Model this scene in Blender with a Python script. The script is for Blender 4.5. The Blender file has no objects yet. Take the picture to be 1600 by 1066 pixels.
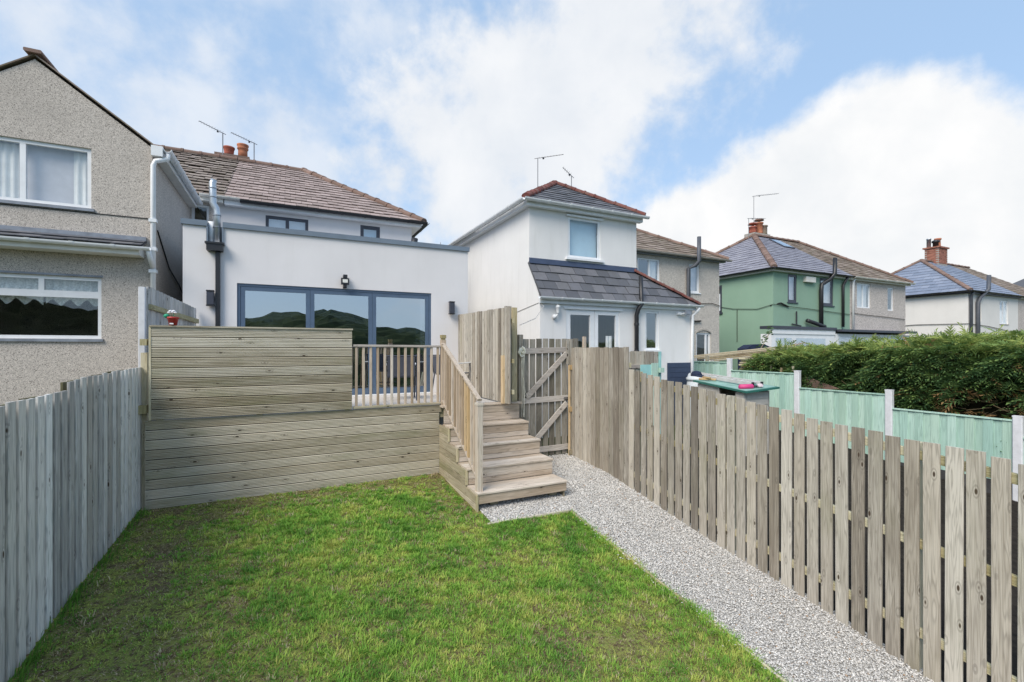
import bpy, math, random
import numpy as np
from mathutils import Vector, Matrix
random.seed(7); np.random.seed(7)
SC = bpy.context.scene; COL = SC.collection
R = math.radians

# ------------------------------------------------------------------ camera
cam = bpy.data.cameras.new('camera'); camo = bpy.data.objects.new('camera', cam); COL.objects.link(camo)
cam.sensor_width = 36; cam.lens = 36*720/1600; cam.shift_y = 12/1600; cam.clip_start = .05; cam.clip_end = 3000
camo.location = (0, 0, 0); camo.rotation_euler = (R(90), 0, R(-25.9)); SC.camera = camo

# ------------------------------------------------------------------ light
SUN_AZ, SUN_EL = (-.82, -.53), 45          # towards the sun: from the left, high
az = math.atan2(SUN_AZ[0], SUN_AZ[1])
sd = Vector((math.sin(az)*math.cos(R(SUN_EL)), math.cos(az)*math.cos(R(SUN_EL)), math.sin(R(SUN_EL))))
sl = bpy.data.lights.new('sun', 'SUN'); sl.energy = 1.75; sl.angle = R(34); sl.color = (1, .91, .79)
so = bpy.data.objects.new('sun', sl); COL.objects.link(so); so.rotation_euler = sd.to_track_quat('Z', 'Y').to_euler()
SC.view_settings.view_transform = 'Standard'; SC.view_settings.look = 'None'
SC.view_settings.exposure = 1.16; SC.view_settings.gamma = 1; SC.view_settings.use_curve_mapping = False

def N(nt, t, **k):
    n = nt.nodes.new(t)
    for a, v in k.items():
        if a.startswith('i_'):
            a = a[2:]; key = int(a) if a.isdigit() else a.replace('_', ' ')
            n.inputs[key].default_value = v
        else: setattr(n, a, v)
    return n
def L(nt, a, b): nt.links.new(a, b)
def math_(nt, op, a, b=None, clamp=False):
    n = nt.nodes.new('ShaderNodeMath'); n.operation = op; n.use_clamp = clamp
    for i, v in enumerate((a, b)):
        if v is None: continue
        if hasattr(v, 'links'): L(nt, v, n.inputs[i])
        else: n.inputs[i].default_value = v
    return n.outputs[0]
def ramp(nt, fac, stops, interp='LINEAR'):
    n = nt.nodes.new('ShaderNodeValToRGB'); n.color_ramp.interpolation = interp
    e = n.color_ramp.elements
    while len(e) < len(stops): e.new(.5)
    for k, (p, c) in enumerate(stops):
        e[k].position = p; e[k].color = (*c, 1) if len(c) == 3 else c
    L(nt, fac, n.inputs[0]); return n.outputs[0]
def mixc(nt, fac, a, b, mode='MIX'):
    n = nt.nodes.new('ShaderNodeMix'); n.data_type = 'RGBA'; n.blend_type = mode
    for i, v in ((0, fac), (6, a), (7, b)):
        if hasattr(v, 'links'): L(nt, v, n.inputs[i])
        elif i == 0: n.inputs[0].default_value = v
        else: n.inputs[i].default_value = (*v, 1)
    return n.outputs[2]

# ------------------------------------------------------------------ sky
W = bpy.data.worlds.new('World'); SC.world = W; W.use_nodes = True
nt = W.node_tree; nt.nodes.clear()
sky = N(nt, 'ShaderNodeTexSky', sky_type='NISHITA', sun_disc=False, sun_elevation=R(SUN_EL), sun_rotation=az, air_density=1.0, dust_density=.6, ozone_density=1.6)
skyc = N(nt, 'ShaderNodeVectorMath', operation='SCALE'); L(nt, sky.outputs[0], skyc.inputs[0]); skyc.inputs['Scale'].default_value = 1.0
tc = N(nt, 'ShaderNodeTexCoord')
nrm = N(nt, 'ShaderNodeVectorMath', operation='NORMALIZE'); L(nt, tc.outputs['Generated'], nrm.inputs[0])
D = nrm.outputs[0]
def noise(nt, vec, scale, detail=6, rough=.55, dist=0, dim='3D'):
    n = N(nt, 'ShaderNodeTexNoise', noise_dimensions=dim, i_Scale=scale, i_Detail=detail, i_Roughness=rough, i_Distortion=dist)
    L(nt, vec, n.inputs['Vector']); return n.outputs['Fac']
n_big = noise(nt, D, 2.6, 7, .55, .3)
n_mid = noise(nt, D, 6, 9, .55, .2)
n_fin = noise(nt, D, 22, 8, .6)
def blob(px, py, r, soft):               # cloud mass: direction, angular radius, edge softness
    v = Vector(((px-800)/720, (545-py)/720))
    f = Vector((.4368, .8996, 0)); rr = Vector((.8996, -.4368, 0))
    d = (f + rr*v.x + Vector((0, 0, v.y))).normalized()
    n = N(nt, 'ShaderNodeVectorMath', operation='DISTANCE'); L(nt, D, n.inputs[0]); n.inputs[1].default_value = d
    a = math_(nt, 'SUBTRACT', r, n.outputs['Value'])
    return math_(nt, 'DIVIDE', a, soft)
def cluster(bl):
    cur = None
    for b in bl:
        m = blob(*b)
        if cur is None: cur = m
        else:
            q = nt.nodes.new('ShaderNodeMath'); q.operation = 'SMOOTH_MAX'
            L(nt, cur, q.inputs[0]); L(nt, m, q.inputs[1]); q.inputs[2].default_value = .25; cur = q.outputs[0]
    return cur
def smooth(x, lo, hi):
    n = N(nt, 'ShaderNodeMapRange', interpolation_type='SMOOTHSTEP'); L(nt, x, n.inputs[0])
    n.inputs[1].default_value = lo; n.inputs[2].default_value = hi; return n.outputs[0]
# heap of cumulus low on the right
c1 = cluster([(1390, 235, .135, .1), (1290, 300, .155, .1), (1510, 240, .10, .1), (1180, 330, .13, .1), (1060, 370, .115, .1), (1620, 260, .10, .1),
              (1400, 400, .25, .1), (1150, 470, .2, .1), (1700, 400, .22, .1), (1900, 380, .2, .1), (960, 420, .11, .1)])
e1 = math_(nt, 'MULTIPLY', math_(nt, 'SUBTRACT', n_mid, .5), 1.1)
e1b = math_(nt, 'MULTIPLY', math_(nt, 'SUBTRACT', n_fin, .5), .55)
m1 = smooth(math_(nt, 'ADD', math_(nt, 'ADD', c1, e1), e1b), -.02, .5)
# soft bank over the middle, thin streaks on the left
c2 = cluster([(830, 190, .24, .2), (670, 190, .14, .2), (960, 60, .20, .2), (1110, 10, .12, .2), (960, 210, .10, .2), (600, 270, .12, .2), (760, 310, .2, .2), (1060, 110, .06, .2)])
e2 = math_(nt, 'MULTIPLY', math_(nt, 'SUBTRACT', n_mid, .5), 1.9)
e2b = math_(nt, 'MULTIPLY', math_(nt, 'SUBTRACT', n_fin, .5), .9)
m2 = smooth(math_(nt, 'ADD', math_(nt, 'ADD', c2, e2), e2b), -.26, .58)
c3 = cluster([(440, 200, .12, .2), (230, 180, .10, .2), (330, 190, .09, .2), (40, 40, .10, .2), (185, 45, .05, .2), (470, 290, .16, .2), (345, 90, .05, .2), (610, 60, .08, .3)])
m3 = math_(nt, 'MULTIPLY', smooth(math_(nt, 'ADD', math_(nt, 'ADD', c3, e2), e2b), -.30, .70), .7)
# scattered cloud over the rest of the sky
m0 = math_(nt, 'MULTIPLY', smooth(math_(nt, 'ADD', n_big, math_(nt, 'MULTIPLY', math_(nt, 'SUBTRACT', n_mid, .5), .35)), .54, .74), .6)
sep = N(nt, 'ShaderNodeSeparateXYZ'); L(nt, D, sep.inputs[0])
haze_ = math_(nt, 'MULTIPLY', math_(nt, 'SUBTRACT', 1.0, smooth(sep.outputs[2], -.02, .45)), .38)
soft = math_(nt, 'MAXIMUM', math_(nt, 'MAXIMUM', m2, m3), m0)
base = mixc(nt, .72, skyc.outputs[0], (2.5, 3.6, 5.1))
c = mixc(nt, haze_, base, (4.0, 4.7, 5.5))
shade2 = ramp(nt, n_mid, [(.3, (4.1, 4.35, 4.7)), (.7, (4.9, 5.0, 5.15))])
c = mixc(nt, soft, c, shade2)
shade1 = ramp(nt, math_(nt, 'ADD', math_(nt, 'MULTIPLY', n_mid, .5), math_(nt, 'MULTIPLY', n_big, .5)), [(.36, (4.3, 4.5, 4.7)), (.58, (5.3, 5.3, 5.3))])
c = mixc(nt, m1, c, shade1)
bg = N(nt, 'ShaderNodeBackground', i_Strength=.085); L(nt, c, bg.inputs[0])
wo = N(nt, 'ShaderNodeOutputWorld'); L(nt, bg.outputs[0], wo.inputs[0])

# ------------------------------------------------------------------ material helpers
MATS = {}
def newmat(name, rough=.8, spec=.3):
    m = bpy.data.materials.new(name); m.use_nodes = True; nt = m.node_tree
    p = nt.nodes['Principled BSDF']; p.inputs['Roughness'].default_value = rough; p.inputs['Specular IOR Level'].default_value = spec
    MATS[name] = m; return m, nt, p
def obvec(nt, rnd=True, scale=(1, 1, 1)):
    t = N(nt, 'ShaderNodeTexCoord'); v = t.outputs['Object']
    if rnd:
        oi = N(nt, 'ShaderNodeObjectInfo'); s = math_(nt, 'MULTIPLY', oi.outputs['Random'], 61.0)
        a = N(nt, 'ShaderNodeVectorMath', operation='ADD'); L(nt, v, a.inputs[0]); L(nt, s, a.inputs[1]); v = a.outputs[0]
    mp = N(nt, 'ShaderNodeMapping'); mp.inputs['Scale'].default_value = scale; L(nt, v, mp.inputs['Vector']); return mp.outputs[0]
def bump(nt, p, h, strength=.3, dist=.01):
    b = N(nt, 'ShaderNodeBump', i_Strength=strength, i_Distance=dist); L(nt, h, b.inputs['Height']); L(nt, b.outputs[0], p.inputs['Normal'])
def plain(name, col, rough=.6, spec=.3, var=.12, metal=0, scale=6):
    m, nt, p = newmat(name, rough, spec); p.inputs['Metallic'].default_value = metal
    f = noise(nt, obvec(nt), scale, 6)
    lo = tuple(x*(1-var*1.6) for x in col); hi = tuple(min(1, x*(1+var)) for x in col)
    L(nt, ramp(nt, f, [(.3, lo), (.7, hi)]), p.inputs['Base Color']); return m
def wood(name, axis, tones, green=.35, knots=True, ringf=26, gcol=(.20, .21, .09), rough=.85, line_k=.45, blot=.42):
    m, nt, p = newmat(name, rough, .2)
    sc = [13, 13, 13]; sc[axis] = .8
    v = obvec(nt, True, sc)
    v1 = obvec(nt, True, [1.0 if i != axis else .35 for i in range(3)])
    n1 = noise(nt, v, 1.4, 2, .5, .4)
    rings = math_(nt, 'SINE', math_(nt, 'MULTIPLY', n1, ringf))
    rings = math_(nt, 'MULTIPLY_ADD', rings, .5); rings.node.inputs[2].default_value = .5
    sf = [120, 120, 120]; sf[axis] = 2.6
    n2 = noise(nt, obvec(nt, True, sf), 1, 4, .6)
    n3 = noise(nt, v1, 3, 4, .6)
    oi = N(nt, 'ShaderNodeObjectInfo')
    f = math_(nt, 'ADD', math_(nt, 'MULTIPLY', rings, .07), math_(nt, 'MULTIPLY', n2, .59))
    f = math_(nt, 'ADD', f, math_(nt, 'MULTIPLY_ADD', n3, blot))
    f.node.inputs[1].links[0].from_node.inputs[2].default_value = (.42-blot)*.5
    f = math_(nt, 'ADD', f, math_(nt, 'MULTIPLY', math_(nt, 'SUBTRACT', oi.outputs['Random'], .5), .42))
    c = ramp(nt, f, [(.32, tones[0]), (.52, tones[1]), (.75, tones[2])])
    hue = math_(nt, 'FRACT', math_(nt, 'MULTIPLY', oi.outputs['Random'], 17.3))
    c = mixc(nt, math_(nt, 'MULTIPLY', hue, .30), c, (tones[1][0]*.95, tones[1][1]*.82, tones[1][2]*.66))
    line = math_(nt, 'POWER', math_(nt, 'MULTIPLY_ADD', math_(nt, 'SINE', math_(nt, 'MULTIPLY', n1, ringf*2.3)), .5), 3.0)
    line.node.inputs[0].links[0].from_node.inputs[2].default_value = .5
    c = mixc(nt, math_(nt, 'MULTIPLY', math_(nt, 'MULTIPLY', line, n3), line_k*1.5), c, tuple(x*.62 for x in tones[0]))
    if knots:
        kv = [1/.10]*3; kv[axis] = 1/.26
        vo = N(nt, 'ShaderNodeTexVoronoi', i_Scale=.95); L(nt, obvec(nt, True, kv), vo.inputs['Vector'])
        kr = math_(nt, 'SINE', math_(nt, 'MULTIPLY', vo.outputs['Distance'], 46))
        near = smooth_(nt, vo.outputs['Distance'], .34, .10)
        c = mixc(nt, math_(nt, 'MULTIPLY', math_(nt, 'MULTIPLY', near, math_(nt, 'GREATER_THAN', kr, .2)), .38), c, tuple(x*.42 for x in tones[0]))
        c = mixc(nt, smooth_(nt, vo.outputs['Distance'], .11, .06), c, (.07, .05, .035))
    g = noise(nt, v1, 1.7, 5, .65)
    c = mixc(nt, math_(nt, 'MULTIPLY', smooth_(nt, g, .5, .78), green), c, gcol)
    L(nt, c, p.inputs['Base Color']); bump(nt, p, f, .5, .004); return m
def translucent(nt, p, c, k):
    t = N(nt, 'ShaderNodeBsdfTranslucent'); L(nt, c, t.inputs[0]); mx = N(nt, 'ShaderNodeMixShader', i_0=k)
    L(nt, p.outputs[0], mx.inputs[1]); L(nt, t.outputs[0], mx.inputs[2]); L(nt, mx.outputs[0], nt.nodes['Material Output'].inputs[0])
def smooth_(nt, x, lo, hi):
    n = N(nt, 'ShaderNodeMapRange', interpolation_type='SMOOTHSTEP'); L(nt, x, n.inputs[0])
    if lo < hi: n.inputs[1].default_value = lo; n.inputs[2].default_value = hi
    else:
        n.inputs[1].default_value = hi; n.inputs[2].default_value = lo; n.inputs[3].default_value = 1; n.inputs[4].default_value = 0
    return n.outputs[0]
def pebbledash(name, base, cells=135, lo=.45, hi=1.35):
    m, nt, p = newmat(name, .95, .15)
    v = obvec(nt, False)
    vo = N(nt, 'ShaderNodeTexVoronoi', i_Scale=cells); L(nt, v, vo.inputs['Vector'])
    bw = N(nt, 'ShaderNodeSeparateColor'); L(nt, vo.outputs['Color'], bw.inputs[0])
    c = ramp(nt, bw.outputs[0], [(0, tuple(x*lo*.55 for x in base)), (.22, tuple(x*.86 for x in base)), (.6, base), (1, tuple(min(.9, x*hi) for x in base))])
    st = noise(nt, v, .9, 5, .6)
    c = mixc(nt, math_(nt, 'MULTIPLY', smooth_(nt, st, .45, .75), .35), c, tuple(x*.62 for x in base))
    L(nt, c, p.inputs['Base Color']); bump(nt, p, vo.outputs['Distance'], -.7, .012); return m
def render_wall(name, col, stain=.16, sx=3.0, stcol=(.42, .42, .38)):
    m, nt, p = newmat(name, .85, .2)
    v = obvec(nt, False, (sx, sx, .35)); v0 = obvec(nt, False)
    s = noise(nt, v, 1.5, 6, .65); b = noise(nt, v0, .7, 5, .6)
    c = ramp(nt, b, [(.3, tuple(x*.93 for x in col)), (.7, tuple(min(.9, x*1.03) for x in col))])
    c = mixc(nt, math_(nt, 'MULTIPLY', smooth_(nt, s, .48, .8), stain), c, stcol)
    L(nt, c, p.inputs['Base Color']); bump(nt, p, noise(nt, v0, 140, 3), .22, .004); return m
def tile_mat(name, cols, moss=.3, mosscol=(.16, .15, .08), rough=.75, sc=3.0):
    m, nt, p = newmat(name, rough, .3)
    oi = N(nt, 'ShaderNodeObjectInfo'); v = obvec(nt, True)
    at = N(nt, 'ShaderNodeAttribute', attribute_name='shade')
    gm = N(nt, 'ShaderNodeNewGeometry')
    r = math_(nt, 'FRACT', math_(nt, 'ADD', oi.outputs['Random'], at.outputs['Fac']))
    c = ramp(nt, r, [(0, cols[0]), (.5, cols[1]), (1, cols[2])])
    f = noise(nt, v, 14, 6, .65); c = mixc(nt, math_(nt, 'MULTIPLY', f, .55), c, tuple(x*.5 for x in cols[0]))
    w = noise(nt, gm.outputs['Position'], sc, 6, .7)
    c = mixc(nt, math_(nt, 'MULTIPLY', smooth_(nt, w, .45, .66), moss), c, mosscol)
    L(nt, c, p.inputs['Base Color']); bump(nt, p, f, .4, .008); return m
def glass_mat(name, refl=.12, tint=(.93, .95, .96), rough=.0):
    m = bpy.data.materials.new(name); m.use_nodes = True; nt = m.node_tree; nt.nodes.clear()
    tr = N(nt, 'ShaderNodeBsdfTransparent'); tr.inputs[0].default_value = (*tint, 1)
    gl = N(nt, 'ShaderNodeBsdfGlossy'); gl.inputs['Roughness'].default_value = rough; gl.inputs[0].default_value = (.90, .96, 1, 1)
    fr = N(nt, 'ShaderNodeLayerWeight', i_Blend=.5)
    f = math_(nt, 'ADD', math_(nt, 'MULTIPLY', math_(nt, 'POWER', fr.outputs['Facing'], 5.0), .9), refl+.04, True)
    mx = N(nt, 'ShaderNodeMixShader'); L(nt, f, mx.inputs[0]); L(nt, tr.outputs[0], mx.inputs[1]); L(nt, gl.outputs[0], mx.inputs[2])
    o = N(nt, 'ShaderNodeOutputMaterial'); L(nt, mx.outputs[0], o.inputs[0]); MATS[name] = m; return m

GREY = [(.18, .16, .135), (.385, .355, .305), (.60, .565, .495)]
M_picket = wood('weathered picket wood', 2, GREY, .28)
M_leftfence = wood('grey softwood', 2, [(.30, .30, .30), (.57, .57, .56), (.78, .78, .77)], .16)
M_rail = wood('yellowed rail wood', 1, [(.26, .23, .12), (.46, .42, .26), (.62, .58, .42)], .3)
M_deckb = wood('grooved deck wood', 0, [(.23, .20, .14), (.46, .42, .33), (.65, .61, .515)], .6, True, 18, line_k=.2, blot=.30)
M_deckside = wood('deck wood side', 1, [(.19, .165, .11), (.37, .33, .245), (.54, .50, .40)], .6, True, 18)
M_step = wood('step wood', 0, [(.28, .22, .165), (.51, .435, .355), (.66, .59, .51)], .14, True, 18)
M_rail2 = wood('stair rail wood', 1, [(.36, .30, .24), (.56, .50, .43), (.70, .65, .58)], .05)
M_bal = wood('baluster wood', 2, [(.30, .23, .16), (.52, .43, .34), (.64, .58, .51)], .12, False)
M_backboard = wood('algae and gap shade board', 2, [(.08, .078, .045), (.17, .165, .10), (.27, .26, .18)], .5, False)  # algae green, with the shade of the gaps between boards darkened in
M_post = wood('pressure treated post', 2, [(.28, .24, .12), (.50, .44, .28), (.64, .59, .45)], .3)
M_newpost = wood('fresh timber', 2, [(.36, .24, .11), (.56, .41, .23), (.68, .54, .36)], .08)
M_gate = wood('gate board wood', 2, [(.13, .12, .10), (.28, .26, .22), (.43, .405, .36)], .25)
M_brace = wood('gate brace wood', 0, [(.32, .29, .26), (.53, .49, .45), (.66, .63, .59)], .05)
M_oldpole = wood('old pole wood', 0, [(.16, .12, .07), (.36, .31, .21), (.52, .48, .38)], .2)
M_pebble = pebbledash('warm pebbledash', (.52, .475, .43))
M_pebble2 = pebbledash('grey pebbledash', (.55, .51, .46), 95, .5, 1.4)
M_pebble3 = pebbledash('pinkish pebbledash', (.56, .51, .475), 60, .55, 1.35)
M_white = render_wall('smooth white render', (.74, .725, .73), .10)
M_white2 = render_wall('streaked white render', (.79, .785, .775), .22)
M_white3 = render_wall('far cream render', (.76, .74, .71), .10)
M_green = render_wall('pale green render', (.27, .41, .31), .25, 2.0, (.36, .47, .39))
M_upvc = plain('white plastic', (.80, .82, .84), .35, .5, .04)
M_fascia = plain('cream fascia', (.74, .73, .68), .5, .4, .06)
M_anth = plain('anthracite trim', (.17, .215, .27), .45, .4, .06)
M_frame = plain('blue grey aluminium', (.085, .13, .20), .35, .5, .06)
M_dark = plain('dark window frame', (.05, .055, .075), .4, .5, .08)
M_black = plain('black plastic', (.022, .023, .027), .4, .5, .1)
M_steel = plain('galvanised flue', (.52, .56, .60), .38, .5, .12, .75)
M_lead = plain('lead flashing', (.24, .27, .32), .55, .4, .18)
M_dpipe = plain('slate grey pipe', (.085, .095, .115), .5, .4, .12)
M_cable = plain('black cable', (.03, .03, .03), .6, .3, .05)
M_lightcable = plain('pale cable', (.45, .44, .42), .7, .2, .05)
M_aerial = plain('dull aluminium', (.22, .22, .23), .5, .5, .1, .4)
M_terra = plain('terracotta', (.36, .11, .075), .8, .2, .25)
M_terra2 = plain('pale terracotta', (.47, .19, .11), .8, .2, .2)
M_conc = plain('white concrete post', (.68, .69, .72), .85, .2, .06, 0, 12)
M_gboard = plain('dark gravel board', (.06, .06, .062), .9, .2, .2)
M_turq = wood('turquoise painted wood', 2, [(.34, .53, .46), (.45, .66, .58), (.54, .74, .66)], .05, False, 14)
M_turqg = plain('turquoise paint', (.33, .62, .60), .7, .2, .12)
M_pink = tile_mat('pinkish concrete tile', [(.33, .265, .24), (.42, .335, .31), (.52, .42, .39)], .35, (.20, .16, .13))
M_moss = tile_mat('mossy concrete tile', [(.22, .18, .155), (.32, .265, .235), (.43, .37, .33)], .6, (.14, .125, .08), .9, 5)
M_moss2 = tile_mat('mossy brown tile', [(.17, .13, .105), (.29, .23, .19), (.40, .33, .285)], .75, (.16, .14, .085), .9, 4)
M_ridge = tile_mat('brown ridge tile', [(.19, .12, .095), (.25, .165, .135), (.31, .21, .175)], .3, (.10, .09, .06))
M_redridge = tile_mat('red ridge tile', [(.15, .05, .042), (.21, .07, .057), (.27, .115, .095)], .5, (.16, .14, .12), .8, 6)
M_slate = tile_mat('grey slate', [(.10, .105, .12), (.15, .155, .175), (.21, .21, .23)], .25, (.10, .10, .085), .55)
M_slate2 = tile_mat('blue slate', [(.20, .24, .32), (.25, .29, .38), (.30, .34, .43)], .08, (.20, .22, .27), .5)
M_slate3 = tile_mat('lilac slate', [(.24, .24, .29), (.29, .29, .34), (.34, .34, .39)], .12, (.22, .22, .22), .6)
M_glass = glass_mat('window glass', .07)
M_glass_sky = glass_mat('bright window glass', .22)
M_glass_bi = glass_mat('coated door glass', .45, (.30, .33, .34))
M_curtain = plain('white curtain', (.84, .84, .82), .9, .1, .06)
M_blind = plain('grey blind', (.66, .65, .68), .9, .1, .05)
M_blueblind = plain('pale blue blind', (.56, .74, .84), .9, .1, .03)
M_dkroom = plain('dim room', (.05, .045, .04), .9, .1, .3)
M_brick = plain('red brick', (.36, .16, .115), .9, .2, .35, 0, 3)
M_mortar = plain('mortar', (.42, .39, .35), .95, .1, .1)
M_tile_deck = plain('pale deck paving', (.58, .55, .52), .8, .2, .08)
M_sling = plain('grey sling fabric', (.10, .11, .14), .8, .2, .08)
M_red = plain('red plastic', (.45, .035, .03), .4, .5, .05)
M_leafgreen = plain('toy green', (.02, .30, .17), .5, .4, .05)
M_petal = plain('white petals', (.80, .80, .84), .6, .3, .03)
M_cream = plain('beige plastic panel', (.56, .53, .48), .6, .3, .08)
M_lid = plain('dark green lid', (.03, .15, .12), .45, .4, .1)
M_lidtop = plain('faded green lid top', (.25, .42, .37), .6, .3, .14)
M_pinkp = plain('magenta plastic', (.58, .05, .20), .45, .4, .06)
M_navy = plain('navy painted plinth', (.045, .065, .115), .6, .3, .1)
M_butt = plain('pale blue plastic', (.58, .63, .67), .5, .4, .05)
M_cap = plain('navy cloth', (.03, .04, .075), .9, .1, .15)
M_lampglass = plain('floodlight lens', (.75, .75, .70), .3, .5, .03)

# ------------------------------------------------------------------ mesh helpers
class B:
    def __init__(s): s.v = []; s.f = []
    def add(s, vs, fs):
        o = len(s.v); s.v += [tuple(x) for x in vs]; s.f += [tuple(i+o for i in f) for f in fs]; return s
    def box(s, x0, x1, y0, y1, z0, z1):
        return s.add([(x0,y0,z0),(x1,y0,z0),(x1,y1,z0),(x0,y1,z0),(x0,y0,z1),(x1,y0,z1),(x1,y1,z1),(x0,y1,z1)],
                     [(0,3,2,1),(4,5,6,7),(0,1,5,4),(1,2,6,5),(2,3,7,6),(3,0,4,7)])
    def prism(s, pts, off):            # polygon swept by a vector
        n = len(pts); off = Vector(off); a = [Vector(p) for p in pts]
        return s.add(a + [p+off for p in a], [tuple(range(n))[::-1], tuple(range(n, 2*n))] + [(i, (i+1) % n, n+(i+1) % n, n+i) for i in range(n)])
    def bar(s, p0, p1, w, t, ch=.004, side=None):     # bevelled timber from p0 to p1, w along side, t across
        p0 = Vector(p0); p1 = Vector(p1); d = (p1-p0).normalized()
        side = Vector(side) if side is not None else (Vector((1,0,0)) if abs(d.x) < .9 else Vector((0,1,0)))
        sx = (side - d*side.dot(d)).normalized(); sy = d.cross(sx)
        a, b = w/2, t/2; ch = min(ch, a*.6, b*.6)
        pr = [(-a+ch,-b),(a-ch,-b),(a,-b+ch),(a,b-ch),(a-ch,b),(-a+ch,b),(-a,b-ch),(-a,-b+ch)]
        return s.prism([p0+sx*x+sy*y for x, y in pr], p1-p0)
    def tube(s, path, r, n=8, cap=True):
        path = [Vector(p) for p in path]; rs = r if isinstance(r, (list, tuple)) else [r]*len(path)
        o = len(s.v); up = None
        for i, p in enumerate(path):
            d = (path[min(i+1, len(path)-1)] - path[max(i-1, 0)]).normalized()
            if up is None: up = Vector((0,0,1)) if abs(d.z) < .9 else Vector((1,0,0))
            a = (up - d*up.dot(d)).normalized(); b = d.cross(a); up = a
            for k in range(n):
                t = 2*math.pi*k/n; s.v.append(tuple(p + a*(math.cos(t)*rs[i]) + b*(math.sin(t)*rs[i])))
        for i in range(len(path)-1):
            for k in range(n):
                k2 = (k+1) % n; s.f.append((o+i*n+k, o+i*n+k2, o+(i+1)*n+k2, o+(i+1)*n+k))
        if cap:
            s.f.append(tuple(o+k for k in range(n))[::-1]); s.f.append(tuple(o+(len(path)-1)*n+k for k in range(n)))
        return s
    def lathe(s, c, prof, n=16):       # prof: (radius, height)
        c = Vector(c); o = len(s.v)
        for r, h in prof:
            for k in range(n):
                t = 2*math.pi*k/n; s.v.append((c.x+r*math.cos(t), c.y+r*math.sin(t), c.z+h))
        for i in range(len(prof)-1):
            for k in range(n):
                k2 = (k+1) % n; s.f.append((o+i*n+k, o+i*n+k2, o+(i+1)*n+k2, o+(i+1)*n+k))
        s.f.append(tuple(o+k for k in range(n))[::-1]); s.f.append(tuple(o+(len(prof)-1)*n+k for k in range(n))); return s
    def sheet(s, f, us, vs):           # grid surface
        o = len(s.v); nv = len(vs)
        for u in us:
            for v in vs: s.v.append(tuple(f(u, v)))
        for i in range(len(us)-1):
            for j in range(nv-1):
                s.f.append((o+i*nv+j, o+(i+1)*nv+j, o+(i+1)*nv+j+1, o+i*nv+j+1))
        return s
    def wallY(s, x0, x1, z0, z1, y, ops=(), rev=.10):       # wall facing -y with openings and reveals
        xs = sorted({x0, x1, *[a for o in ops for a in o[:2]]}); zs = sorted({z0, z1, *[a for o in ops for a in o[2:]]})
        for i in range(len(xs)-1):
            for j in range(len(zs)-1):
                cx, cz = (xs[i]+xs[i+1])/2, (zs[j]+zs[j+1])/2
                if any(o[0] < cx < o[1] and o[2] < cz < o[3] for o in ops): continue
                s.add([(xs[i],y,zs[j]),(xs[i+1],y,zs[j]),(xs[i+1],y,zs[j+1]),(xs[i],y,zs[j+1])], [(0,1,2,3)])
        for a, b, c, d in ops:
            e = y+rev
            s.add([(a,y,c),(a,e,c),(a,e,d),(a,y,d)], [(0,1,2,3)]); s.add([(b,y,c),(b,y,d),(b,e,d),(b,e,c)], [(0,1,2,3)])
            s.add([(a,y,d),(a,e,d),(b,e,d),(b,y,d)], [(0,1,2,3)]); s.add([(a,y,c),(b,y,c),(b,e,c),(a,e,c)], [(0,1,2,3)])
        return s
    def mesh(s, name, mat, smooth=False):
        me = bpy.data.meshes.new(name); me.from_pydata(s.v, [], s.f); me.update()
        if mat: me.materials.append(mat)
        if smooth: me.polygons.foreach_set('use_smooth', [True]*len(me.polygons))
        return me
    def build(s, name, mat, parent=None, smooth=False, label=None):
        return link(name, s.mesh(name, mat, smooth), parent, label)
def link(name, me, parent=None, label=None, mw=None):
    o = bpy.data.objects.new(name, me); COL.objects.link(o)
    if mw is not None: o.matrix_basis = mw
    if parent is not None:
        o.parent = parent
        if parent.type == 'EMPTY': o.matrix_parent_inverse = Matrix.Translation(-parent.location)
    if label: o['label'] = label
    return o
def thing(name, label, cat, loc=(0,0,0), group=None):
    o = bpy.data.objects.new(name, None); COL.objects.link(o); o.location = loc; o.empty_display_size = .1
    o['label'] = label; o['category'] = cat
    if group: o['group'] = group
    return o
def tag(o, label, cat, group=None):
    o['label'] = label; o['category'] = cat
    if group: o['group'] = group
    return o
def structure(o): o['kind'] = 'structure'; return o
def big_mesh(name, V, F, mat, kind=None, parent=None, shade=None, n=3, smooth=False):
    me = bpy.data.meshes.new(name); nf = len(F)
    me.vertices.add(len(V)); me.vertices.foreach_set('co', np.asarray(V, np.float32).ravel())
    me.loops.add(nf*n); me.loops.foreach_set('vertex_index', np.asarray(F, np.int32).ravel())
    me.polygons.add(nf); me.polygons.foreach_set('loop_start', np.arange(nf, dtype=np.int32)*n)
    me.polygons.foreach_set('loop_total', np.full(nf, n, np.int32))
    if smooth: me.polygons.foreach_set('use_smooth', [True]*nf)
    me.update(calc_edges=True)
    if shade is not None:
        a = me.attributes.new('shade', 'FLOAT', 'POINT'); a.data.foreach_set('value', np.asarray(shade, np.float32))
    me.materials.append(mat); o = link(name, me, parent)
    if kind: o['kind'] = kind
    return o
def lerpf(tab):
    xs = [a for a, _ in tab]; ys = [b for _, b in tab]
    return lambda q: np.interp(q, xs, ys)

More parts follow.
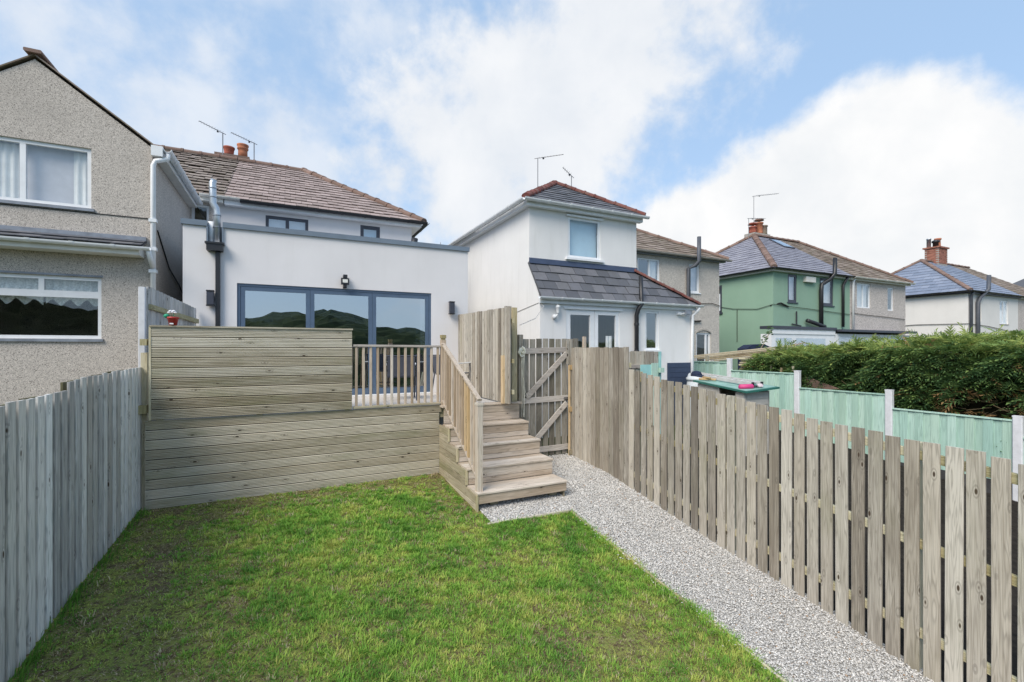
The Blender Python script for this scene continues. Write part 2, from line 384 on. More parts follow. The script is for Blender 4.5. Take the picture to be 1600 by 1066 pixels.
# windows in walls facing -y: frame + panes
def window(parent, x0, x1, z0, z1, y, cols, fw=.05, mat=None, glass=None, rows=(), back=None, sill=None, name='window', dep=.05, curtains=()):
    mat = mat or M_upvc; glass = glass or M_glass
    b = B(); yf = y
    b.box(x0, x1, yf, yf+dep, z0, z0+fw); b.box(x0, x1, yf, yf+dep, z1-fw, z1)
    b.box(x0, x0+fw, yf, yf+dep, z0+fw, z1-fw); b.box(x1-fw, x1, yf, yf+dep, z0+fw, z1-fw)
    xs = [x0+fw] + list(cols) + [x1-fw]
    for c in cols: b.box(c-fw*.6, c+fw*.6, yf+.002, yf+dep-.002, z0+fw, z1-fw)
    for r in rows: b.box(x0+fw, x1-fw, yf+.004, yf+dep-.004, r-fw*.55, r+fw*.55)
    w = b.build(name, mat, parent)
    zs = [z0+fw] + list(rows) + [z1-fw]
    for i in range(len(xs)-1):
        for j in range(len(zs)-1):
            a0, a1, c0, c1 = xs[i], xs[i+1], zs[j], zs[j+1]
            B().add([(a0, yf+dep*.45, c0), (a1, yf+dep*.45, c0), (a1, yf+dep*.45, c1), (a0, yf+dep*.45, c1)], [(0, 1, 2, 3)]).build('pane', glass, w)
    if back is not None:
        B().box(x0+.02, x1-.02, yf+dep+.08, yf+dep+.09, z0+.02, z1-.02).build('blind', back, w)
    for (a0, a1, c0, c1, m) in curtains:
        def fn(u, v): return (u, yf+dep+.055+.014*math.sin(u*70), v)
        B().sheet(fn, list(np.linspace(a0, a1, max(6, int((a1-a0)*60)))), [c0, c1]).build('curtain', m, w, True)
    if sill: B().box(x0-.05, x1+.05, y-.06, y+.03, z0-.045, z0-.003).build('sill', sill, w)
    return w

# tiles on a sloping plane; poly in (s,t) plane coordinates, convex
def clip(poly, axis, val, keep_less):
    out = []
    for i in range(len(poly)):
        a, b = poly[i], poly[(i+1) % len(poly)]
        ia = (a[axis] <= val) == keep_less; ib = (b[axis] <= val) == keep_less
        if ia: out.append(a)
        if ia != ib:
            t = (val-a[axis])/(b[axis]-a[axis]); out.append((a[0]+(b[0]-a[0])*t, a[1]+(b[1]-a[1])*t))
    return out
def tiles(parent, org, ux, up, poly, tw, ex, mat, joined=False, th=.014, lift=.022, jit=.004, name='roof_tile', gap=.006):
    org = Vector(org); ux = Vector(ux).normalized(); up = Vector(up).normalized(); n = ux.cross(up)
    s0, s1 = min(p[0] for p in poly), max(p[0] for p in poly); t1 = max(p[1] for p in poly)
    mw = Matrix((( ux.x, up.x, n.x, 0), (ux.y, up.y, n.y, 0), (ux.z, up.z, n.z, 0), (0, 0, 0, 1)))
    shared = None; J = B(); sh = []
    r = 0; t = -.04
    def tilemesh(pts, ta, ln):
        b = B(); m = len(pts)
        def h(p): return lift*(1-(p[1]-ta)/ln)
        b.add([(p[0], p[1], h(p)+.002) for p in pts] + [(p[0], p[1], h(p)+th) for p in pts],
              [tuple(range(m))[::-1], tuple(range(m, 2*m))] + [(i, (i+1) % m, m+(i+1) % m, m+i) for i in range(m)])
        return b
    while t < t1:
        ln = ex*1.06; s = s0 - (tw/2 if r % 2 else 0)
        while s < s1:
            a, b2 = max(s+gap/2, s0), min(s+tw-gap/2, s1); ta, tb = t, min(t+ln, t1)
            q = poly
            for ax, v, k in ((0, a, False), (0, b2, True), (1, ta, False), (1, tb, True)):
                q = clip(q, ax, v, k)
                if len(q) < 3: break
            if t < 0 and len(q) >= 3: q = [(p[0], t if p[1] < 1e-6 else p[1]) for p in q]
            area = abs(sum(q[i][0]*q[(i+1) % len(q)][1]-q[(i+1) % len(q)][0]*q[i][1] for i in range(len(q))))/2 if len(q) >= 3 else 0
            if area > tw*ex*.04:
                full = area > (tw-gap)*ln*.999 and t >= 0
                base = org + ux*s + up*t + n*random.uniform(-jit, jit) + up*random.uniform(-jit, jit)*2
                loc = [(p[0]-s, p[1]-t) for p in q]
                if joined:
                    bm = tilemesh(loc, 0, ln); k = len(bm.v)
                    J.add([base + ux*x + up*y + n*z for x, y, z in bm.v], bm.f); sh += [random.random()]*k
                else:
                    if full:
                        if shared is None: shared = tilemesh(loc, 0, ln).mesh(name, mat)
                        me = shared
                    else: me = tilemesh(loc, 0, ln).mesh(name, mat)
                    m2 = Matrix.Translation(base) @ mw @ Matrix.Rotation(random.uniform(-.006, .006), 4, 'Z')
                    link(name, me, parent, None, m2)
            s += tw
        t += ex; r += 1
    if joined:
        o = J.build('roof_tiles', mat, parent); o['kind'] = 'stuff'
        at = o.data.attributes.new('shade', 'FLOAT', 'POINT'); at.data.foreach_set('value', sh)
def ridge_tiles(parent, p0, p1, r, ln, mat, name='ridge_tile'):
    p0 = Vector(p0); p1 = Vector(p1); d = p1-p0; k = max(1, round(d.length/ln)); d /= k
    side = d.cross(Vector((0,0,1))).normalized(); up = side.cross(d).normalized()
    if up.z < 0: up = -up
    for i in range(k):
        a = p0+d*i; q = random.uniform(-.006, .006)
        b = B(); prof = [(math.cos(t), math.sin(t)) for t in np.linspace(-.25, math.pi+.25, 8)]
        o = len(b.v); pts = []
        for (e, rr) in ((0, r*1.0), (.86, r), (.861, r*1.14), (1.0, r*1.14)):
            for c, s in prof: pts.append(a + d*e + side*(c*rr) + up*(s*rr*.75+q))
        nP = len(prof); fs = [(j*nP+i2, j*nP+i2+1, (j+1)*nP+i2+1, (j+1)*nP+i2) for j in range(3) for i2 in range(nP-1)]
        fs += [tuple(range(nP)), tuple(range(3*nP, 4*nP))[::-1]]
        b.add(pts, fs).build(name, mat, parent)
def gutter(parent, p0, p1, mat, r=.055, br=.8, label=None):
    p0 = Vector(p0); p1 = Vector(p1); d = p1-p0; b = B()
    side = d.cross(Vector((0,0,1))).normalized()
    prof = [(math.cos(t)*r, math.sin(t)*r) for t in np.linspace(math.pi, 2*math.pi, 8)] + [(r*.86, 0)] + [(math.cos(t)*r*.86, math.sin(t)*r*.86) for t in np.linspace(2*math.pi, math.pi, 6)][1:]
    b.prism([p0+side*x+Vector((0,0,z)) for x, z in prof], d)
    g = b.build('gutter', mat, parent, False, label)
    k = int(d.length/br); u = d.normalized()
    for i in range(1, k+1):
        q = p0 + d*(i/(k+1))
        B().prism([q+side*x*1.16+Vector((0,0,z*1.16+.004)) for x, z in prof[:8]], u*.05).build('bracket', mat, g)
    return g
def slab(parent, poly, th, mat, name='roof'):
    a, b_, c = [Vector(p) for p in poly[:3]]; n = (b_-a).cross(c-a).normalized()
    if n.z > 0: n = -n
    return B().prism(poly, n*th).build(name, mat, parent)
def aerial(label, base, top, boom_end, cat='aerial', n=9, el=.20, grid=False):
    t = thing('television_aerial', label, cat, base, 'television aerials on the roofs')
    base, top, be = Vector(base), Vector(top), Vector(boom_end)
    B().tube([base, top], .013, 6).build('mast', M_aerial, t)
    d = be-top; u = d.normalized(); b = B().tube([top-u*.1, be], .010, 6).build('boom', M_aerial, t)
    side = u.cross(Vector((0,0,1))).normalized(); e = B()
    for i in range(n):
        q = top + d*((i+.6)/n); l = el*(1-.45*i/n)*.5
        e.tube([q-side*l, q+side*l], .0035, 4)
    e.build('elements', M_aerial, b)
    B().box(top.x+d.x*.22-.02, top.x+d.x*.22+.02, top.y+d.y*.22-.02, top.y+d.y*.22+.02, top.z+d.z*.22-.05, top.z+d.z*.22-.005).build('junction_box', M_black, t)
    return t

# ------------------------------------------------------------------ terrain
zr = lerpf([(-400, -26), (-60, -9), (-20, -5.2), (-5, -3.55), (0, -2.95), (1.88, -2.69), (2.45, -2.59), (2.98, -2.5), (3.5, -2.44), (4.1, -2.36), (4.53, -2.29), (5.27, -2.16), (6.02, -2.04), (7.05, -1.97), (9, -1.9), (14, -1.6), (400, -1.4)])
zl = lerpf([(-400, -26), (-60, -9), (-20, -5.0), (-5, -3.15), (0, -2.58), (1.88, -2.38), (4.2, -2.19), (4.8, -2.14), (5.72, -2.08), (7.36, -1.99), (9, -1.9), (14, -1.6), (400, -1.4)])
def gz(x, y):
    k = np.clip((np.asarray(x)+1.66)/6.31, 0, 1)**2.3; return zl(y)*(1-k)+zr(y)*k
gx = np.unique(np.concatenate([np.linspace(-900, -40, 12), np.linspace(-40, -4, 13), np.linspace(-4, 13, 35), np.linspace(13, 60, 16), np.linspace(60, 900, 12)]))
gy = np.unique(np.concatenate([np.linspace(-900, -40, 14), np.linspace(-40, -2, 16), np.linspace(-2, 13, 46), np.linspace(13, 60, 14), np.linspace(60, 900, 12)]))
m, nt, p = newmat('rough grass and soil', .95, .1)
v = obvec(nt, False); f = noise(nt, v, 1.3, 8, .7)
L(nt, ramp(nt, f, [(.3, (.055, .045, .028)), (.5, (.06, .075, .03)), (.7, (.075, .10, .035))]), p.inputs['Base Color'])
structure(B().sheet(lambda x, y: (x, y, float(gz(x, y))-.03), gx, gy).build('ground', m, None, True))

LX0, LX1, LY1 = -1.70, 3.33, 7.10
m, nt, p = newmat('lawn soil and moss', .95, .1)
v = obvec(nt, False); a = noise(nt, v, 1.1, 7, .65, .4); b_ = noise(nt, v, 9, 7, .7); d_ = noise(nt, v, 60, 4, .7)
c = ramp(nt, b_, [(.3, (.17, .23, .05)), (.5, (.24, .29, .07)), (.72, (.33, .31, .09))])
c = mixc(nt, smooth_(nt, a, .53, .66), c, (.21, .155, .095))
e_ = noise(nt, v, 24, 6, .7)
c = mixc(nt, smooth_(nt, e_, .46, .60), c, (.10, .072, .042))
c = mixc(nt, math_(nt, 'MULTIPLY', d_, .5), c, (.11, .09, .05))
L(nt, c, p.inputs['Base Color']); bump(nt, p, d_, .8, .02)
def lawn_noise(x, y):
    return .5+.26*np.sin(x*2.1+1.3*np.sin(y*1.7))*np.sin(y*2.4+1.1*np.sin(x*1.3+2))+.14*np.sin(x*5.3+y*3.1)*np.sin(y*6.1-x*2.2)+.10*np.sin(x*11+2*np.sin(y*7))*np.sin(y*13+x*4)
def lz(x, y): return float(gz(x, y)) + .012 + .012*math.sin(x*3.1+y*1.3)*math.sin(y*2.7)
structure(B().sheet(lambda x, y: (x, y, lz(x, y)), np.linspace(LX0, LX1, 40), np.linspace(-1.0, LY1, 60)).build('lawn', m, None, True))

# grass blades: one uncountable mass
def make_grass():
    def fields(x, y):
        q2 = lawn_noise(x*2.6+7, y*2.6+3)*.6+lawn_noise(x*7+1, y*7)*.4
        left = np.clip((1.95-(x+1.66)-.18*(y-4))/1.2, 0, 1)*np.clip((7.1-y)/.5, 0, 1)
        wall = np.clip((y-6.25)/.6, 0, 1)*.9
        patch = np.exp(-(((x-2.45)/.5)**2+((y-2.95)/.38)**2))*.95 + np.exp(-(((x-1.9)/.22)**2+((y-4.35)/.16)**2))*.6
        flank = np.exp(-(((x-1.95)/.25)**2+((y-5.9)/.9)**2))*.7
        return q2, np.clip(left+wall+patch+flank, 0, 1)
    def allowed(x, y): return ~(((x > 2.12) & (y > 5.40)) | ((x > 2.20) & (y > 5.11)))
    K = 24000
    tx = np.random.uniform(LX0+.03, LX1+.02, K); ty = 1.0+(LY1-1.0)*np.random.uniform(0, 1, K)**1.1
    tx[:900] = np.random.uniform(3.24, 3.375, 900)
    q2, bare = fields(tx, ty)
    dens = np.clip(1.08-1.05*bare*(.35+1.15*q2)-.9*np.clip(q2-.62, 0, 1), .05, 1)
    k = (np.random.uniform(0, 1, K) < dens); tx, ty, q2, bare = tx[k], ty[k], q2[k], bare[k]; K = len(tx)
    tt = np.clip(.44+1.0*(lawn_noise(tx*1.9+5, ty*1.9)-.5)+.6*(lawn_noise(tx*6+2, ty*6+9)-.5)+np.random.normal(0, .17, K), .02, .78)
    tt = np.where(np.random.uniform(0, 1, K) < .04+.22*bare+.5*np.clip(q2-.6, 0, 1), np.random.uniform(.9, .97, K), tt)
    th_ = np.random.gamma(5, .2, K)*(1-.3*bare); tr = np.random.uniform(.014, .036, K)
    per = np.random.poisson(19, K); idx = np.repeat(np.arange(K), per); n = len(idx)
    x = tx[idx]+np.random.normal(0, 1, n)*tr[idx]; y = ty[idx]+np.random.normal(0, 1, n)*tr[idx]
    h = np.random.gamma(6, .0029, n)*th_[idx]+.006; tone = tt[idx]+np.random.normal(0, .05, n); tone = np.where(tt[idx] < .8, np.clip(tone, 0, .8), np.clip(tone, .88, 1))
    lean = np.random.uniform(.3, 1.3, n)*h
    la = np.arctan2(y-ty[idx], x-tx[idx])+np.random.normal(0, .7, n)
    # dead thatch and moss strands lying flat
    m_ = 130000; sx_ = np.random.uniform(LX0+.02, LX1, m_); sy_ = 1.0+(LY1-1.0)*np.random.uniform(0, 1, m_)**1.1
    q3, b3 = fields(sx_, sy_); k = np.random.uniform(0, 1, m_) < .22+.7*b3; sx_, sy_, b3 = sx_[k], sy_[k], b3[k]; m_ = len(sx_)
    mossy = (lawn_noise(sx_*3.3+11, sy_*3.3) > .54) & (np.random.uniform(0, 1, m_) < .8)
    st_ = np.where(mossy, np.random.uniform(.66, .80, m_), np.random.uniform(.83, 1, m_)**1.1)
    # longer unmown grass against the left fence
    f_ = 2200; fy = np.random.uniform(2.0, 7.0, f_); kf = np.random.uniform(0, 1, f_) < np.clip(-.15+1.3*lawn_noise(fy*0+3, fy*2.3), 0, 1); fy = fy[kf]; f_ = len(fy); fx = -1.635+np.abs(np.random.normal(0, .05, f_))
    x = np.concatenate([x, sx_, fx]); y = np.concatenate([y, sy_, fy])
    h = np.concatenate([h, np.random.uniform(.003, .012, m_), np.random.uniform(.02, .12, f_)])
    lean = np.concatenate([lean, np.random.uniform(.012, .05, m_), np.random.uniform(.01, .08, f_)]); la = np.concatenate([la, np.random.uniform(0, 6.28, m_), np.random.uniform(-1.4, 1.4, f_)])
    tone = np.concatenate([tone, st_, np.random.uniform(0, .22, f_)])
    k = allowed(x, y); x, y, h, lean, la, tone = x[k], y[k], h[k], lean[k], la[k], tone[k]; n = len(x)
    w = np.random.uniform(.0015, .0032, n)*(1+.22*np.clip(y-3, 0, 4)); a = la+np.pi/2
    z = gz(x, y)+.010+.012*np.sin(x*3.1+y*1.3)*np.sin(y*2.7)
    P = np.stack([x, y, z], 1); wx = np.stack([np.cos(a)*w, np.sin(a)*w, 0*w], 1); ld = np.stack([np.cos(la)*lean, np.sin(la)*lean, 0*w], 1)
    up = np.stack([0*h, 0*h, h], 1)
    V = np.stack([P-wx, P+wx, P+wx*.8+ld*.35+up*.6, P-wx*.8+ld*.35+up*.6, P+ld+up*.92], 1).reshape(-1, 3)
    i = np.arange(n)*5
    F = np.concatenate([np.stack([i, i+1, i+2], 1), np.stack([i, i+2, i+3], 1), np.stack([i+3, i+2, i+4], 1)])
    m, nt, p = newmat('grass blade', .6, .25)
    at = N(nt, 'ShaderNodeAttribute', attribute_name='shade')
    c = ramp(nt, at.outputs['Fac'], [(0, (.10, .26, .04)), (.35, (.21, .42, .06)), (.6, (.33, .53, .085)), (.8, (.52, .54, .14)), (.84, (.17, .125, .08)), (.91, (.33, .25, .15)), (1, (.62, .54, .35))])
    L(nt, c, p.inputs['Base Color']); translucent(nt, p, c, .35)
    o = big_mesh('grass', V, F, m, 'stuff', None, np.repeat(tone, 5))
    tag(o, 'patchy green lawn grass growing between the two fences', 'grass')
make_grass()

# gravel path: base sheet and loose stones
m, nt, p = newmat('gravel bed', .95, .15)
v = obvec(nt, False); vo = N(nt, 'ShaderNodeTexVoronoi', i_Scale=70); L(nt, v, vo.inputs['Vector'])
sp = N(nt, 'ShaderNodeSeparateColor'); L(nt, vo.outputs['Color'], sp.inputs[0])
L(nt, ramp(nt, sp.outputs[0], [(0, (.20, .19, .18)), (.5, (.36, .35, .33)), (1, (.55, .54, .52))]), p.inputs['Base Color']); bump(nt, p, vo.outputs['Distance'], -.8, .012)
def in_path(x, y): return ((x > 3.37) & (x < 4.72)) | ((x > 2.2) & (y > 5.14) & (x < 4.72))
gb = B().sheet(lambda x, y: (x, y, float(gz(x, y))+.020), np.linspace(3.35, 4.74, 12), np.linspace(-1, 5.13, 40))
gb.sheet(lambda x, y: (x, y, float(gz(x, y))+.024), np.linspace(2.22, 4.74, 14), np.linspace(5.13, 7.2, 20))
structure(gb.build('gravel_path', m, None, True))
def make_gravel():
    n = 120000
    x = np.random.uniform(2.22, 4.74, n); y = 1.0 + 6.2*np.random.uniform(0, 1, n)**1.2
    x[:500] = np.random.normal(3.36, .06, 500); k = (in_path(x, y) | ((np.arange(n) < 500) & (y < 5))) & ~((x > 2.35) & (x < 3.45) & (y > 5.75)); x, y = x[k], y[k]; n = len(x)
    s = np.random.gamma(6, .0009, n)+.0025
    s *= (1+.10*np.clip(y-3, 0, 4))
    z = gz(x, y)+.024+np.random.uniform(0, .012, n)
    base = np.array([(1,0,0),(-1,0,0),(0,1,0),(0,-1,0),(.1,.1,.75),(0,0,-.6),(.62,.62,.35),(-.6,.55,.4)], float)
    jit = 1+np.random.uniform(-.3, .3, (n, 8, 1)); a = np.random.uniform(0, 2*np.pi, n); ca, sa = np.cos(a), np.sin(a)
    sc = np.stack([s*np.random.uniform(.8, 1.4, n), s*np.random.uniform(.6, 1, n), s*np.random.uniform(.5, .9, n)], 1)
    V = base[None]*jit*sc[:, None, :]
    tl = np.random.uniform(-.5, .5, n); V[:, :, 2] += V[:, :, 0]*tl[:, None]
    X = V[:, :, 0]*ca[:, None]-V[:, :, 1]*sa[:, None]; Y = V[:, :, 0]*sa[:, None]+V[:, :, 1]*ca[:, None]
    V = np.stack([X+x[:, None], Y+y[:, None], V[:, :, 2]+z[:, None]], 2).reshape(-1, 3)
    f = np.array([(0,6,4),(6,2,4),(2,7,4),(7,1,4),(1,3,4),(3,0,4),(0,2,6),(2,1,7),(0,5,2),(2,5,1),(1,5,3),(3,5,0)])
    F = (f[None]+(np.arange(n)*8)[:, None, None]).reshape(-1, 3)
    sh = np.random.uniform(0, .93, n); sh = np.where(np.random.uniform(0, 1, n) < .012, 1, sh)
    m, nt, p = newmat('limestone chippings', .85, .25)
    at = N(nt, 'ShaderNodeAttribute', attribute_name='shade')
    L(nt, ramp(nt, at.outputs['Fac'], [(0, (.40, .39, .375)), (.25, (.53, .52, .495)), (.6, (.64, .62, .59)), (.95, (.77, .75, .715)), (1, (.46, .31, .20))]), p.inputs['Base Color'])
    o = big_mesh('gravel', V, F, m, 'stuff', None, np.repeat(sh, 8)); tag(o, 'pale grey limestone chippings covering the side path', 'gravel')
make_gravel()
m, nt, p = newmat('gap darkening ground', .95, .1)
L(nt, ramp(nt, noise(nt, obvec(nt, False), 12, 7, .7), [(.3, (.012, .011, .010)), (.7, (.040, .034, .028))]), p.inputs['Base Color'])
structure(B().sheet(lambda x, y: (x, y, float(gz(x, y))+.012), np.linspace(4.76, 10.6, 20), np.linspace(-1, 7.3, 30)).build('gap_dark_sheet', m, None, True))  # near-black sheet added over the next-door ground to darken the fence gaps
# timber edging between lawn and path
ed = thing('path_edging', 'low timber edging between the lawn and the gravel path', 'edging', (3.35, 3, -2.45))
for y0, y1 in ((-.9, 1.1), (1.13, 3.1), (3.13, 5.11)):
    ys = np.linspace(y0, y1, 6)
    for k in range(5):
        pass
    b = B(); b.prism([(3.335, y, float(gz(3.35, y))+.030) for y in ys] + [(3.335, y, float(gz(3.35, y))-.06) for y in ys[::-1]], (.022, 0, 0)); b.build('edging_board', M_rail, ed)
B().prism([(2.16, 5.105, -2.25), (3.33, 5.125, -2.28), (3.33, 5.125, float(gz(3.33, 5.12))+.035), (2.16, 5.105, float(gz(2.16, 5.11))+.04)], (0, .022, 0)).build('edging_board', M_deckb, ed)

# ------------------------------------------------------------------ fences of the garden
def picket(x, y, z0, z1, w, t, tilt=0):
    return B().bar((x, y, z0), (x, y+tilt, z1), t, w, .003, (1, 0, 0))
rf = thing('picket_fence', 'tall weathered grey picket fence along the gravel path, stepping down towards the camera', 'fence', (4.65, 3.5, -2.45))
top_r = lerpf([(.3, -.92), (1.37, -.80), (1.57, -.775), (2.01, -.75), (2.45, -.72), (2.98, -.655), (3.57, -.575), (4.11, -.50), (4.47, -.45), (4.99, -.395), (5.48, -.30)])
y = 5.46
while y > .45:
    picket(4.65, y, float(zr(y))+random.uniform(-.02, .03), float(top_r(y))+random.uniform(-.012, .012), .106+random.uniform(-.004, .004), .021, random.uniform(-.008, .008)).build('picket', M_picket, rf)
    y -= .1335
for off, w in ((-.12, .075), (-.85, .075), (-1.58, .075)):
    for y0, y1 in ((5.5, 3.8), (3.8, 2.0), (2.0, .4)):
        B().bar((4.682, y0, float(top_r(y0))+off), (4.682, y1, float(top_r(y1))+off), .038, w, .003, (1,0,0)).build('rail', M_rail, rf)
for y in (5.4, 3.8, 2.0, .5):
    B().bar((4.745, y, float(zr(y))-.1), (4.745, y, float(top_r(y))-.03), .085, .085).build('post', M_post, rf)
tf = thing('board_fence', 'taller close-set board fence section between the gate and the picket fence', 'fence', (4.65, 6.3, -2.0))
y = 5.575
while y < 7.08:
    picket(4.65, y, float(zr(y))+random.uniform(-.01, .03), .02+random.uniform(-.01, .008), .108, .021, random.uniform(-.004, .004)).build('picket', M_picket, tf); y += .1215
for z in (-.25, -.95, -1.65):
    B().bar((4.682, 5.52, z), (4.682, 7.1, z+.02), .038, .075, .003, (1,0,0)).build('rail', M_rail, tf)
B().bar((4.745, 7.03, -2.1), (4.745, 7.03, -.05), .09, .09).build('post', M_post, tf)

lf = thing('boundary_fence', 'shaded blue-grey board fence along the left side of the lawn', 'fence', (-1.66, 5.3, -2.1))
def top_l(y): return -.345-.02*(5.1-y) if y < 5.09 else -.275+.028*min(y-5.09, 1.3)
y = 7.30; i = 0
while y > 2.2:
    tl = random.uniform(-.01, .01)
    B().bar((-1.66, y, float(zl(y))+random.uniform(-.03, .02)), (-1.66, y+random.uniform(-.005, .005), top_l(y)+tl), .02, .092, .003, (1,0,0)).build('fence_board', M_leftfence, lf)
    if y-.067 > 2.3: B().bar((-1.722, y-.067, float(zl(y))-.02), (-1.722, y-.067, top_l(y-.067)-.012+random.uniform(-.01, .01)), .02, .101, .003, (1,0,0)).build('fence_board', M_backboard, lf)
    y -= .1345
for z in (-.55, -1.2, -1.85):
    B().bar((-1.691, 2.2, z-.12), (-1.691, 7.35, z), .038, .07, .003, (1,0,0)).build('rail', M_rail, lf)
# stub posts between boundary fence and deck
sp_ = thing('fence_post', 'mossy square post in the corner between boundary fence and privacy screen', 'post', (-1.60, 7.24, -2.0))
B().bar((-1.625, 7.24, -2.05), (-1.625, 7.24, -.05), .07, .07).build('shaft', M_post, sp_)
B().box(-1.655, -1.575, 7.06, 7.19, -.80, -.70).build('bracket', M_post, sp_)
B().box(-1.640, -1.570, 7.08, 7.19, .04, .12).build('bracket', M_post, sp_)
# angled side fence behind the screen
sf = thing('side_fence', 'pale board fence sloping down behind the privacy screen beside the pebbledashed house', 'fence', (-1.5, 8.3, -.9))
p0, p1 = Vector((-1.66, 7.50, 0)), Vector((-1.37, 9.10, 0)); n_ = 15
for i in range(n_):
    q = p0.lerp(p1, (i+.5)/n_); zt = .82-.16*((i+.5)/n_)
    B().bar((q.x, q.y, -1.0), (q.x, q.y, zt), .02, .098, .003, (1, -.18, 0)).build('fence_board', M_leftfence, sf)
B().bar((-1.63, 7.5, .55), (-1.34, 9.1, .45), .03, .07, .003, (1,0,0)).build('rail', M_rail, sf)
B().bar((-1.70, 7.46, -1), (-1.70, 7.46, .80), .07, .07).build('post', M_conc, sf)

# ------------------------------------------------------------------ deck
DZ = -.90
def grooved(x0, x1, z0, z1, y, th=.028, n=6):
    p = (z1-z0)/n; prof = []; g_ = .009
    for k in range(n):
        a = z0+p*k; prof += [(y+g_, a+p*.03), (y, a+p*.20), (y, a+p*.62), (y+g_, a+p*.82)]
    prof[0] = (y+.010, z0); prof[-2] = (y, z1-.005); prof[-1] = (y+.005, z1)
    prof += [(y+th, z1), (y+th, z0)]
    return B().prism([(x0, a, b) for a, b in prof], (x1-x0, 0, 0))
dk = thing('raised_deck', 'raised timber deck faced with mossy grooved boards at the end of the lawn', 'deck', (.3, 7.3, -2.0))
bp = .1235
for k in range(10):
    z1 = DZ - bp*k; z0 = z1-bp+.010
    x1 = 2.205 if k < 1 else 2.168
    cuts = [-1.60, x1] if k % 3 else [-1.60, x1]
    for a, b_ in zip(cuts[:-1], cuts[1:]):
        grooved(a+.001, b_-.001, z0, z1, 7.12+random.uniform(0, .003)).build('cladding_board', M_deckb, dk)
B().box(-1.58, 3.17, 7.155, 9.14, DZ-.2, DZ-.031).build('frame', M_post, dk)
B().box(-1.595, 2.165, 7.1505, 7.1535, -2.1, DZ-.035).build('blackout_backing', M_gboard, dk)  # black sheet added to stop light showing through the cladding joints
B().box(-1.598, -1.585, 7.156, 9.10, -2.1, DZ-.205).build('side_panel', M_deckside, dk)  # added to shut light out from under the deck
for k in range(14):
    y0 = 7.156+.142*k
    B().box(-1.58, 3.17, y0, y0+.139, DZ-.03, DZ).build('paving_strip', M_tile_deck, dk)
ps = thing('privacy_screen', 'solid screen of grooved horizontal boards standing on the deck edge', 'screen', (-.35, 7.1, DZ))
sb = 1.165/9
for k in range(9):
    z0 = DZ+.015+sb*k; grooved(-1.53, .84, z0, z0+sb-.010, 7.088+random.uniform(0, .003)).build('screen_board', M_deckb, ps)
B().box(-1.53, .84, 7.1185, 7.123, DZ+.01, .27).build('blackout_backing', M_gboard, ps)  # black sheet added so the bright wall behind stays hidden at the joints
B().box(-1.545, .85, 7.07, 7.16, .272, .292).build('capping', M_deckb, ps)
B().box(-1.553, -1.531, 7.086, 7.15, DZ+.01, .271).build('end_strip', M_post, ps)
for x in (-1.45, -.35, .78):
    B().bar((x, 7.16, DZ), (x, 7.16, .26), .07, .07).build('post', M_post, ps)
bl = thing('deck_balustrade', 'low timber balustrade with slim balusters beside the privacy screen', 'balustrade', (1.5, 7.12, DZ))
B().bar((.86, 7.13, .045), (2.19, 7.13, .035), .06, .034, .004, (0,1,0)).build('top_rail', M_brace, bl)
B().bar((.86, 7.13, DZ+.03), (2.19, 7.13, DZ+.03), .06, .034, .004, (0,1,0)).build('bottom_rail', M_deckb, bl)
for k in range(13):
    x = .905+k*.1035
    B().bar((x, 7.13, DZ+.046), (x, 7.13, .028), .036, .034, .004).build('baluster', M_bal, bl)
nb = B().bar((2.235, 7.135, DZ), (2.235, 7.135, .14), .08, .08, .006).build('newel_post', M_bal, bl)
B().bar((2.235, 7.135, .141), (2.235, 7.135, .165), .062, .062, .003).bar((2.235, 7.135, .166), (2.235, 7.135, .22), .085, .085, .01).build('cap', M_post, nb)

# ------------------------------------------------------------------ steps
st = thing('garden_steps', 'weathered timber steps climbing from the gravel to the deck', 'steps', (2.8, 6.2, -2.05))
YF = [5.48, 5.86, 6.24, 6.62, 6.95]; ZT = [-1.845, -1.62, -1.40, -1.175, DZ]; SX0, SX1 = 2.175, 3.51
for k in range(5):
    y0 = YF[k]; y1 = YF[k+1] if k < 4 else 7.115
    nn = 3 if k < 4 else 1
    for j in range(nn):
        a = y0-.015+(y1-y0+.015)*j/nn; b_ = y0-.015+(y1-y0+.015)*(j+1)/nn-.005
        B().bar((SX0-.005, (a+b_)/2, ZT[k]-.014), (SX1+.005 if k < 4 else 3.56, (a+b_)/2, ZT[k]-.014), b_-a, .028, .004, (0,1,0)).build('tread_board', M_step, st)
    zb = ZT[k-1] if k else -1.985
    zt = ZT[k]-.03; zm = zt-.118
    B().bar((SX0+.02, y0+.012, (zt+zm)/2), (SX1, y0+.012, (zt+zm)/2), .022, zt-zm-.003, .003, (0,1,0)).build('riser_board', M_step, st)
    if zm-zb > .02:
        yy = y0+.014 if k else y0+.05
        B().bar((SX0+.02 if k else 2.25, yy, (zm+zb)/2), (SX1-(.12 if k == 0 else 0), yy, (zm+zb)/2), .022, zm-zb-.004, .003, (0,1,0)).build('riser_board', M_step if k else M_deckside, st)
    # side cladding boards on the left flank
    if k < 4:
        zlow = (ZT[k-1] if k else -2.07); zz = [(ZT[k]-.03, ZT[k]-.03-.118), (ZT[k]-.03-.121, zlow-.03)]
        for (za, zb_) in zz:
            if za-zb_ > .02:
                B().bar((SX0, y0+.02, (za+zb_)/2), (SX0, 7.112, (za+zb_)/2), .022, za-zb_-.004, .003, (1,0,0)).build('side_board', M_deckside, st)
                B().bar((SX1-.02, y0+.03, (za+zb_)/2), (SX1-.02, 7.10, (za+zb_)/2), .022, za-zb_-.004, .003, (1,0,0)).build('side_board', M_deckside, st)
        B().bar((SX0-.004, y0+.009, zlow-(.03 if k == 0 else -.005)), (SX0-.004, y0+.009, ZT[k]-.03), .034, .02, .003).build('corner_trim', M_post, st)
